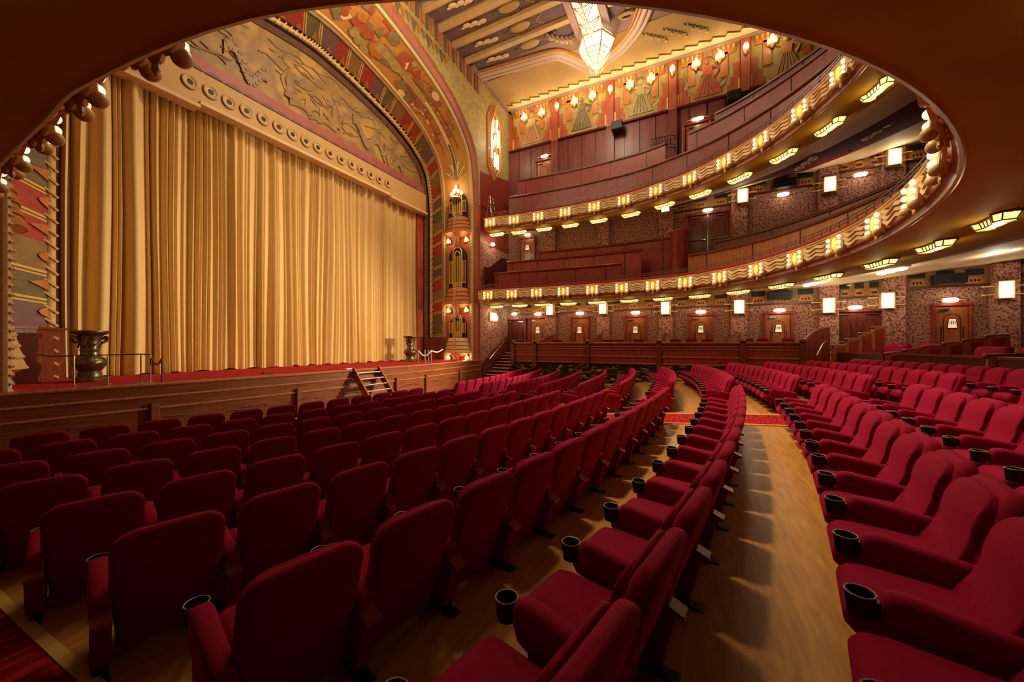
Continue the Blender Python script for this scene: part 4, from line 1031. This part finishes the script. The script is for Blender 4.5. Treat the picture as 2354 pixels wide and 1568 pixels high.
# ================================================================ STALLS BOXES along the right wall
XB=17.6
g=T('box_parapet','long red wooden parapet of the side boxes with horizontal mouldings','parapet',(XB,2.5,.7)); W=WM((XB,2.5,.7))
b=MB(); b.box((XB,2.6,1.15),(.12,12.4,.95)); b.build('panel','panelred',g,wm=W)
b=MB()
for z,d,h in ((1.62,.3,.07),(1.45,.17,.05),(1.33,.16,.04),(1.0,.18,.06),(.68,.17,.05)): b.box((XB-.02,2.6,z),(d,12.42,h))
b.build('moulding','oakred',g,wm=W,bevel=.012)
for y in (8.75,7.5,4.75,1.55,-1.6,-3.55):
    b=MB(); b.box((XB-.06,y,1.05),(.22,.2,1.3)); b.ell((XB-.06,y,1.7),(.12,.11,.1),10,6); b.build('post','mahog',g,True,W)
b=MB(); b.box((XB+.04,2.6,.0),(.1,12.4,1.45)); tag(b.build('patterned_riser','leopard'),'black and gold animal-print carpet on the riser below the box parapet','carpet')
b=MB(); b.box((18.6,2.6,.45),(2.0,12.4,.7)); struct(b,'floor_boxes','carpet')
for i,(y,ye) in enumerate(((7.5,7.1),(4.75,4.5),(1.55,1.45),(-1.6,-1.65))):
    g=T('box_partition','sloping wooden partition between side boxes, '+nth(i)+' from the stage','partition',(XB+.1,y,.8),group='sloping box partitions')
    b=MB(); b.prism([(0,0,0),(1.85,ye-y,0),(1.85,ye-y,1.3),(.9,(ye-y)/2,1.12),(0,0,.85)],(0,-.07,0)); b.build('panel','panelred',g)
    b=MB(); b.tube([(0,-.03,.87),(.9,(ye-y)/2-.03,1.14),(1.85,ye-y-.03,1.32)],.045,6); b.build('top_rail','mahog',g,True)
BC=[(1282,1),(1402,2),(1427,2),(1472,3),(1558,3),(1595,3),(1632,4),(1726,4),(1762,4),(1822,5)]
cb=None
for i,(px,bx) in enumerate(BC):
    p=onX(px,786,18.5); loc=(18.5,p.y,.8); lb=f'dark red chair back showing over the box parapet, {nth(i)} from the stage'
    if cb is None:
        cb=T('box_chair',lb,'chair',loc,RW+.5+PI,'chairs in the side boxes')
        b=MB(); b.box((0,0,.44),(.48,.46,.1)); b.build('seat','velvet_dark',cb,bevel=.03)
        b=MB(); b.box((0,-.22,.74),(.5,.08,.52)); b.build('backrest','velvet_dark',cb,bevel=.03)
        for x in (-.2,.2):
            for y in (-.2,.2): b=MB(); b.tube([(x,y,0),(x,y,.4)],.02,6); b.build('leg','mahog_dark',cb)
    else: dup(cb,loc,RW+.5+PI,lb)
# steps beside the stage
g=T('side_steps','short flight of carpeted steps with bright edges rising right of the stage','stairs',(17.0,9.0,-.5)); W=WM((17.0,9.0,-.5))
for k in range(8):
    z=.0+.155*k; x=16.75+.3*k
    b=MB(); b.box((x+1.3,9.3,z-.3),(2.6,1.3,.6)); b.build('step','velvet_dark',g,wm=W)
    b=MB(); b.box((x+.01,9.3,z-.015),(.06,1.28,.04)); b.build('nosing','white',g,wm=W)
for s,y in ((0,9.98),):
    b=MB(); b.prism([(16.5,y,.6),(19.3,y,2.1),(19.3,y,.8),(18.4,y,-.6),(16.5,y,-.6)],(0,.05,0)); b.build('sloping_panel','mahog',g,wm=W)
b=MB(); b.tube([(16.9,9.85,.75),(18.6,9.85,1.75)],.035,8); b.build('handrail','steel',g,True,W)
b=MB()
for k in range(7):
    x=16.75+.22*k; b.tube([(x+.12*math.cos(q*.7),8.62,.2+.1*k+.12*math.sin(q*.7)) for q in range(8)],.02,5); b.tube([(x,8.62,-.3+.1*k),(x,8.62,.35+.1*k)],.015,5)
b.build('scroll_balustrade','iron',g,True,W)
# ================================================================ REAR BOOTHS with love seats
def stepped_partition(pts,z0,z1,n,label):
    # pts: front and back point in plan; the top rises in n steps with rounded caps
    a,c=V((*pts[0],0)),V((*pts[1],0)); g=T('booth_partition',label,'partition',(a.x,a.y,.3),group='booth partitions'); W=WM((a.x,a.y,.3))
    d=(c-a).normalized(); nn=V((-d.y,d.x,0))
    for k in range(n):
        p,q=a.lerp(c,k/n),a.lerp(c,(k+1)/n); zt=z0+(z1-z0)*k/max(1,n-1); bow=nn*.0
        b=MB(); m=p.lerp(q,.5)
        b.prism([p+V((0,0,.3)),q+V((0,0,.3)),q+V((0,0,zt+.03)),m+V((0,0,zt+.02)),p+V((0,0,zt))],nn*.09); b.build('panel','oakred',g,wm=W)
        b=MB(); b.prism([p+d*.1+V((0,0,.45)),q-d*.1+V((0,0,.45)),q-d*.1+V((0,0,zt-.02)),p+d*.1+V((0,0,zt-.1))],nn*-.012); b.build('inset_panel','panelred',g,wm=W)
        b=MB(); b.tube([p+nn*.045+V((0,0,zt+.01)),m+nn*.045+V((0,0,zt+.03)),q+nn*.045+V((0,0,zt+.035))],.045,8); b.ell(p+nn*.045+V((0,0,zt+.0)),(.07,.07,.06),10,6); b.build('top_rail','mahog',g,True,W)
stepped_partition(((12.5,-5.95),(12.6,-8.6)),1.28,1.62,4,'stepped wooden booth partition at the right edge of the picture')
stepped_partition(((16.6,-5.6),(16.5,-8.3)),1.24,1.8,6,'stepped wooden booth partition between two love-seat booths')
stepped_partition(((17.85,-4.55),(19.3,-6.5)),1.5,2.2,4,'stepped wooden booth partition in front of the double exit door')
for p,q,lb in (((18.0,-4.7),(16.8,-5.6),'dark wooden booth front board below the left love seat'),((16.3,-5.75),(12.75,-6.05),'long dark wooden booth front board below the middle love seat'),((12.3,-6.05),(9.0,-6.15),'dark wooden booth front board at the right picture edge')):
    g=T('booth_front',lb,'partition',(p[0],p[1],.2)); W=WM((p[0],p[1],.2)); b=MB(); b.bar((p[0],p[1],.7),(q[0],q[1],.7),.06,1.05); b.build('board','mahog_dark',g,wm=W)
    b=MB(); b.bar((p[0],p[1],1.24),(q[0],q[1],1.24),.12,.06); b.build('top_rail','mahog',g,wm=W)
g=T('stair_wall','dark red curved stair wall with a bright handrail at the end of the side boxes','partition',(17.6,-3.7,.3)); W=WM((17.6,-3.7,.3))
b=MB(); pp=[(17.6,-3.65,1.62),(18.0,-3.8,1.78),(18.5,-4.1,2.0),(19.0,-4.45,2.15),(19.3,-4.8,2.22)]
for a,c in zip(pp,pp[1:]): b.prism([(a[0],a[1],.0),(c[0],c[1],.0),c,a],(.05,.1,0))
b.build('panel','mahog',g,wm=W); b=MB(); b.tube([(p[0]+.02,p[1]+.05,p[2]+.03) for p in pp],.05,8); b.build('top_rail','mahog',g,True,W)
b=MB(); b.tube([(17.45,-3.95,1.15),(18.0,-4.25,1.55),(18.6,-4.5,1.7)],.03,8); b.build('handrail','steel',g,True,W)
def loft_box(b,secs,r=.05,n=4,mi=0):
    # secs: (cx,cy,cz,w,d) horizontal rounded-rectangle sections
    rows=[]
    for cx,cy_,cz,w,d,rr in secs:
        row=[]; rr=min(rr,w/2*.98,d/2*.98)
        for q,(sx,sy) in enumerate(((1,1),(-1,1),(-1,-1),(1,-1))):
            for k in range(n+1):
                a=PI/2*(q+k/n); row.append((cx+sx*(w/2-rr)+rr*math.cos(a),cy_+sy*(d/2-rr)+rr*math.sin(a),cz))
        rows.append(row)
    return b.grid(rows,mi,True,True)
ls=None
for i,(x,y,rz,lb) in enumerate(((15.35,-7.15,PI-PI+.1,'wide red love seat in the middle booth between the two stepped partitions'),(17.5,-5.95,.15,'red love seat in the booth in front of the double exit door'),(17.5,-6.75,.12,'red love seat just behind the exit door booth, left of the stepped partition'),
    (18.85,-7.5,.12,'rear red love seat against the papered wall by the rearmost door'),(17.55,-8.2,.1,'red love seat back below the rearmost box door'),(13.8,-7.2,.08,'red love seat at the right picture edge, front one'),(15.7,-8.5,.08,'red love seat at the right picture edge, rear one'))):
    loc=(x,y,.57+(.09 if x>17 else 0))
    if ls is None:
        ls=T('love_seat',lb,'love seat',loc,rz,'red love seats in the rear booths')
        b=MB(); loft_box(b,[(0,.12,.1,1.0,.6,.06),(0,.12,.36,1.02,.62,.08),(0,.12,.44,.98,.58,.1)]); b.build('seat','velvet',ls,True)
        b=MB(); loft_box(b,[(0,-.2,.1,1.1,.2,.07),(0,-.24,.6,1.12,.22,.09),(0,-.28,.86,1.1,.2,.1),(0,-.29,.92,1.02,.12,.06)]); b.build('backrest','velvet',ls,True)
        for s in (-1,1): b=MB(); loft_box(b,[(s*.52,.05,.05,.13,.6,.05),(s*.52,.05,.6,.14,.62,.06),(s*.52,.05,.66,.1,.56,.05)]); b.build('armrest','velvet',ls,True)
        for s in (-1,1): b=MB(); b.ell((s*.3,-.155,.84),(.014,.014,.014),8,5); b.build('brass_stud','goldbright',ls,True)
    else: dup(ls,loc,rz,lb)
# ceiling lights under the balconies
cl=None
for i,(px,py,z,lb) in enumerate(((2294,578,4.35,'triple bright ceiling light nearest the right picture edge'),(2049,622,4.0,'triple bright ceiling light in the middle of the cream stalls ceiling'),(1870,651,3.88,'smallest triple ceiling light of the cream stalls ceiling'),(2015,300,8.4,'unlit ornate ceiling fitting on the cream ceiling under the upper balcony, nearer one'),(1852,375,8.1,'unlit ornate ceiling fitting on the cream ceiling under the upper balcony, farther one'))):
    p=onZ(px,py,z); lit=i<3; rz=.35
    g=T('triple_ceiling_light' if lit else 'ceiling_fitting',lb,'ceiling light',p,rz,'triple ceiling lights' if lit else 'unlit ceiling fittings')
    for k in (-1,0,1): b=MB(); b.ell((k*.36,0,-.02),(.18,.13,.06),12,6); b.build('glass_dish','glassw' if lit else 'white',g,True)
    b=MB(); b.box((0,0,.05),(1.15,.2,.05)); b.tube([(-.62,0,.03),(.62,0,.03)],.02,6)
    for k in range(7): b.ell((-.54+.18*k,.0,.04),(.05,.14,.03),8,5)
    b.build('frame','goldbright' if lit else 'darkgold',g,True)
    if lit: lamp('ceiling_lamp','POINT',p+V((0,0,-.3)),34,(1,.85,.62),.2)
b=MB(); 
p=onZ(1953,345,8.2); b.lathe([(.001,-.06),(.05,-.05),(.06,0)],p,n=10); tag(b.build('smoke_detector','darkgold',smooth=True),'small dark detector on the cream ceiling under the upper balcony','detector')
p=onZ(1952,655,3.95); b=MB(); b.lathe([(.001,-.05),(.07,-.04),(.09,0)],p,n=12); tag(b.build('smoke_detector','white',smooth=True),'small white detector on the cream stalls ceiling','detector')
# ================================================================ STAGE OBJECTS
def urn(loc,h,lb):
    g=T('bronze_urn',lb,'urn',loc,group='bronze urns on the stage'); k=h
    b=MB(); b.lathe([(.001,0),(.245*k,0),(.25*k,.03*k),(.23*k,.05*k),(.17*k,.1*k),(.165*k,.15*k)],n=24); b.build('foot','bronze',g,True)
    b=MB(); b.lathe([(.165*k,.15*k),(.15*k,.2*k),(.19*k,.26*k),(.235*k,.33*k),(.24*k,.4*k),(.2*k,.46*k),(.14*k,.5*k)],n=24); b.build('belly','bronze',g,True)
    b=MB(); b.lathe([(.14*k,.5*k),(.125*k,.58*k),(.14*k,.62*k),(.125*k,.66*k),(.15*k,.76*k),(.145*k,.84*k),(.17*k,.9*k)],n=24); b.build('neck','bronze',g,True)
    b=MB(); b.lathe([(.17*k,.9*k),(.255*k,.945*k),(.27*k,.97*k),(.265*k,1.0*k),(.2*k,.995*k),(.12*k,.93*k),(.001,.9*k)],n=28); b.build('rim','bronze',g,True)
    for s in (-1,1):
        b=MB(); b.tube([(s*.13*k,0,.84*k),(s*.22*k,0,.87*k),(s*.24*k,.02*k,.8*k),(s*.17*k,0,.76*k)],[.03*k,.04*k,.035*k,.025*k],8); b.ell((s*.23*k,-.02*k,.86*k),(.04*k,.05*k,.035*k),8,6); b.build('dragon_handle','bronze',g,True)
    b=MB()
    for q in range(7):
        a0=q*.9; b.tube([((.235-.04*abs(t-4)/4)*k*math.cos(a0+.16*t),(.235-.04*abs(t-4)/4)*k*math.sin(a0+.16*t),(.28+.022*t)*k) for t in range(9)],.018*k,6)
        b.tube([((.15)*k*math.cos(a0+.18*t),(.15)*k*math.sin(a0+.18*t),(.66+.025*t)*k) for t in range(8)],.013*k,6)
    b.build('dragon_relief','bronze',g,True)
urn((3.04,11.76,.75),1.1,'large dark bronze dragon urn at the left end of the stage'); urn((13.45,12.15,.75),1.2,'bronze dragon urn at the right end of the stage')
g=T('rail_barrier','low barrier of thin posts with a rail around the left bronze urn','barrier',(3.0,10.6,.75)); W=WM((3.0,10.6,.75))
RP=[(2.57,10.75),(2.97,10.56),(3.4,10.36),(3.52,10.28)]
for x,y in RP: b=MB(); b.tube([(x,y,.75),(x,y,1.34)],.013,8); b.lathe([(.06,0),(.06,.012),(.015,.02)],(x,y,.75),n=12); b.build('post','steel',g,True,W)
b=MB(); b.tube([(2.35,11.5,1.36),(2.2,11.1,1.35),(2.3,10.9,1.33),(2.57,10.75,1.33),(2.97,10.56,1.34),(3.4,10.36,1.35),(3.52,10.28,1.34)],.012,6); b.build('rail','iron',g,True,W)
g=T('rope_stanchion','single post with a short red rope at the right end of the left stage barrier','barrier',(3.68,10.2,.75)); W=WM((3.68,10.2,.75))
b=MB(); b.tube([(3.68,10.2,.75),(3.68,10.2,1.27)],.014,8); b.lathe([(.06,0),(.06,.012),(.015,.02)],(3.68,10.2,.75),n=12); b.build('post','iron',g,True,W)
b=MB(); b.tube([(3.54,10.27,1.26),(3.57,10.25,1.15),(3.61,10.23,1.12),(3.65,10.21,1.16),(3.68,10.2,1.25)],.02,8); b.build('rope','velvet_rail',g,True,W)
g=T('stage_rope_barrier','chrome posts with a hanging pale rope at the right end of the stage','barrier',(12.2,10.2,.75)); W=WM((12.2,10.2,.75))
SP=[(12.0,10.4),(12.9,10.7),(13.1,10.45),(13.3,10.35)]
SP=[tuple(onZ(x,y,.75)[:2]) for x,y in ((961.5,837),(977,834),(985,836.5),(991.5,836))]
for x,y in SP: b=MB(); b.tube([(x,y,.75),(x,y,1.32)],.02,8); b.lathe([(.09,0),(.09,.015),(.02,.03)],(x,y,.75),n=12); b.build('post','steel',g,True,W)
a,c=V((*SP[0],1.3)),V((*SP[3],1.3)); e=V((SP[3][0]+1.1,SP[3][1]+.25,1.34))
b=MB(); b.tube([a.lerp(c,t/8)+V((0,0,-.22*math.sin(PI*t/8))) for t in range(9)]+[c.lerp(e,t/6)+V((0,0,-.1*math.sin(PI*t/6)-.0)) for t in range(1,7)],.025,8); b.build('rope','white',g,True,W)
g=T('stage_steps','small open wooden stairs leaning against the stage front','stairs',(8.6,9.2,fz(8.8))); W=WM((8.6,9.2,fz(8.8)))
for x in (8.05,9.05): b=MB(); b.bar((x,9.62,.78),(x,8.72,fz(8.72)+.02),.05,.2); b.build('stringer','oakred',g,wm=W)
for k in range(6):
    t=(k+.3)/6; y=9.58-.86*t; z=.7-(.7-fz(8.72))*t; b=MB(); b.box((8.55,y,z),(.98,.2,.03)); b.build('tread','stagewood',g,wm=W)
    b=MB(); b.box((8.55,y-.1,z+.012),(.96,.02,.02)); b.build('bright_nosing','white',g,wm=W)
for px,py,lb in ((806,849,'small white object lying on the right half of the stage edge'),(620,858,'small dark floor hatch on the stage edge left of the steps')):
    p=onZ(px,py,.755); b=MB(); b.box(p+V((0,.08,.015)),(.28,.14,.03)); tag(b.build('floor_fitting','white' if 'white' in lb else 'iron',bevel=.005),lb,'floor fitting')
# ================================================================ CINEMA SEATS
def seat_parts():
    P={}
    def back(w0,tf,yof,z0,zt,r,n=5,front=False):
        b=MB(); rows=[]; H=[z0,z0+.03]+[z0+.03+(zt-r-z0-.03)*q/6 for q in range(1,7)]+[zt-r+r*f for f in (.35,.6,.8,.93,1.)]
        for z in H:
            yr=-.12-(z-.17)*.32; w=w0-.03*max(0,min(1,(.5-z)/.3))
            if z>zt-r: k=(z-(zt-r))/r; w-=r*(1-math.sqrt(max(0,1-k*k)))
            if z<z0+.02: w-=.02
            t=tf(z)
            if z>zt-.06: k=(z-zt+.06)/.06; t*=1-.6*k*k
            cy_=yr+yof+t/2 if z<=zt-.06 else yr+yof+tf(zt-.06)/2
            rr=min(.04 if not front else .013,t/2*.9); row=[]
            for q,(sx,sy) in enumerate(((1,1),(-1,1),(-1,-1),(1,-1))):
                for k in range(n):
                    a=PI/2*(q+k/(n-1)); x=sx*(w-rr)+rr*math.cos(a); y=cy_+sy*(t/2-rr)+rr*math.sin(a)
                    row.append((x,y,z+(.012*(1-(x/w0)**2) if z>zt-r else 0)))
            rows.append(row)
        return b.grid(rows,0,True,True)
    P['backrest']=('velvet',back(.262,lambda z:.1,0,.07,.82,.1),True)
    P['back_pad']=('velvet',back(.228,lambda z:.04+.05*math.exp(-((z-.34)/.13)**2)+.028*math.exp(-((z-.68)/.1)**2),.085,.24,.80,.09,front=True),True)
    b=MB(); rows=[]
    for y,z0,z1,w in ((-.14,.27,.38,.2),(-.1,.25,.4,.212),(.1,.24,.405,.216),(.28,.24,.41,.216),(.35,.25,.4,.212),(.385,.28,.37,.2),(.392,.31,.345,.19)):
        r=.045; row=[]; hh=(z1-z0)/2; zc=(z0+z1)/2; r=min(r,hh*.95)
        for q,(sx,sz) in enumerate(((1,1),(-1,1),(-1,-1),(1,-1))):
            for k in range(4):
                a=PI/2*(q+k/3); row.append((sx*(w-r)+r*math.cos(a),y,zc+sz*(hh-r)+r*math.sin(a)))
        rows.append(row)
    b.grid(rows,0,True,True); P['seat_cushion']=('velvet',b,True)
    def arm(x):
        b=MB(); rows=[]
        for y,z0,z1,w in ((-.21,.36,.46,.038),(-.19,.34,.475,.046),(.0,.32,.505,.048),(.2,.33,.535,.05),(.25,.35,.533,.048),(.275,.39,.515,.04),(.283,.43,.49,.028)):
            r=.034; row=[]; hh=(z1-z0)/2; zc=(z0+z1)/2; r=min(r,hh*.95,w*.95)
            for q,(sx,sz) in enumerate(((1,1),(-1,1),(-1,-1),(1,-1))):
                for k in range(4):
                    a=PI/2*(q+k/3); row.append((x+sx*(w-r)+r*math.cos(a),y,zc+sz*(hh-r)+r*math.sin(a)))
            rows.append(row)
        b.grid(rows,0,True,True); P['armrest']=('velvet',b,True)
        b=MB(); b.prism([(x-.042,-.17,.06),(x-.042,.16,.06),(x-.042,.2,.37),(x-.042,-.24,.34)],(.084,0,0)); P['side_panel']=('velvet',b,False)
        b=MB(); b.prism([(x-.043,-.19,.395),(x-.043,-.28,.36),(x-.043,-.28,.335),(x-.043,-.19,.36)],(.086,0,0)); P['wooden_cap']=('capwood',b,False)
        b=MB(); b.box((x,-.04,.045),(.05,.26,.12)); b.box((x,.1,-.005),(.09,.08,.05)); b.box((x,-.2,-.0),(.07,.1,.05)); P['foot']=('black',b,False)
        b=MB(); b.lathe([(.001,.4),(.045,.4),(.054,.495),(.048,.495),(.041,.415),(.001,.415)],(x,.345,0),n=16); b.box((x,.285,.445),(.03,.05,.06)); P['cup_holder']=('black',b,True)
        b=MB(); b.tube([(x+.0515*math.cos(2*PI*k/18),.345+.0515*math.sin(2*PI*k/18),.496) for k in range(18)],.0042,5,closed=True); P['cup_rim']=('rimgrey',b,True)
    arm(-.29); base=dict(P); P.clear(); arm(.29); return base,dict(P)
SPm,SPe=seat_parts()
SG_='red velvet cinema seats in the stalls'
seat=T('cinema_seat','', 'cinema seat',(0,0,0),0,SG_)
for k,(m,b,sm) in SPm.items():
    if k=='cup_rim': continue
    o=b.build(k,m,seat,sm,angle=50)
    if k=='cup_holder': mb_,b_,s_=SPm['cup_rim']; b_.build('cup_rim',mb_,o,s_)
endset={}
for k,(m,b,sm) in SPe.items(): endset[k]=(b,m,sm)
emesh={}
def add_end(root):
    par=None
    for k in ('armrest','side_panel','wooden_cap','foot','cup_holder','cup_rim'):
        b,m,sm=endset[k]
        if k not in emesh: o=b.build(k,m,root if k!='cup_rim' else par,sm,angle=50); emesh[k]=o.data
        else: o=bpy.data.objects.new(k,emesh[k]); COL.objects.link(o); o.parent=root if k!='cup_rim' else par
        if k=='cup_holder': par=o
ROWY={-4:-5.35,-3:-4.2,-2:-3.0,-1:-1.87,0:-.70,1:.49,2:1.64,3:2.71,4:3.79,5:4.77,6:5.69,7:6.59}
def visible(x,y,z):
    for dx in (-.3,0,.3):
        for dy in (-.35,.3):
            for dz in (.1,.82):
                q=proj((x+dx,y+dy,z+dz))
                if q and x*CA+y*SA>.2 and -60<q[0]<2400 and 0<q[1]<1640: return True
    return False
KIDS(seat)
used=0; cnt=0; spots=[]
for k,yc in ROWY.items():
    ck=.0146+.0007*k
    for blk,x0 in (('near',.80),('far',9.35)):
        for i in range(13):
            x=x0+.545*(i+.5); y=yc+(x-9.)**2*ck+.27; spots.append((k,blk,i,x,y,math.atan(2*ck*(x-9.))))
seat.scale=(.94,.94,.94)
first=True
for k,blk,i,x,y,rz in spots:
    z=fz(y)
    if not visible(x,y,z): continue
    cnt+=1
    row=nth(7-k)+' row from the stage'
    if blk=='near': lb=f'red seat {nth(12-i)} from the middle aisle, left block, {row}' if i>5 else f'red seat {nth(i)} from the left side aisle, left block, {row}'
    else: lb=f'red seat {nth(i)} from the middle aisle, right block, {row}' if i<7 else f'red seat {nth(12-i)} from the right end, right block, {row}'
    if first: s=seat; s.location=(x,y,z); s.rotation_euler=(0,0,rz); s['label']=lb; first=False
    else: s=dup(seat,(x,y,z),rz,lb)
    if i==12: add_end(s)
print('SEATS',cnt)
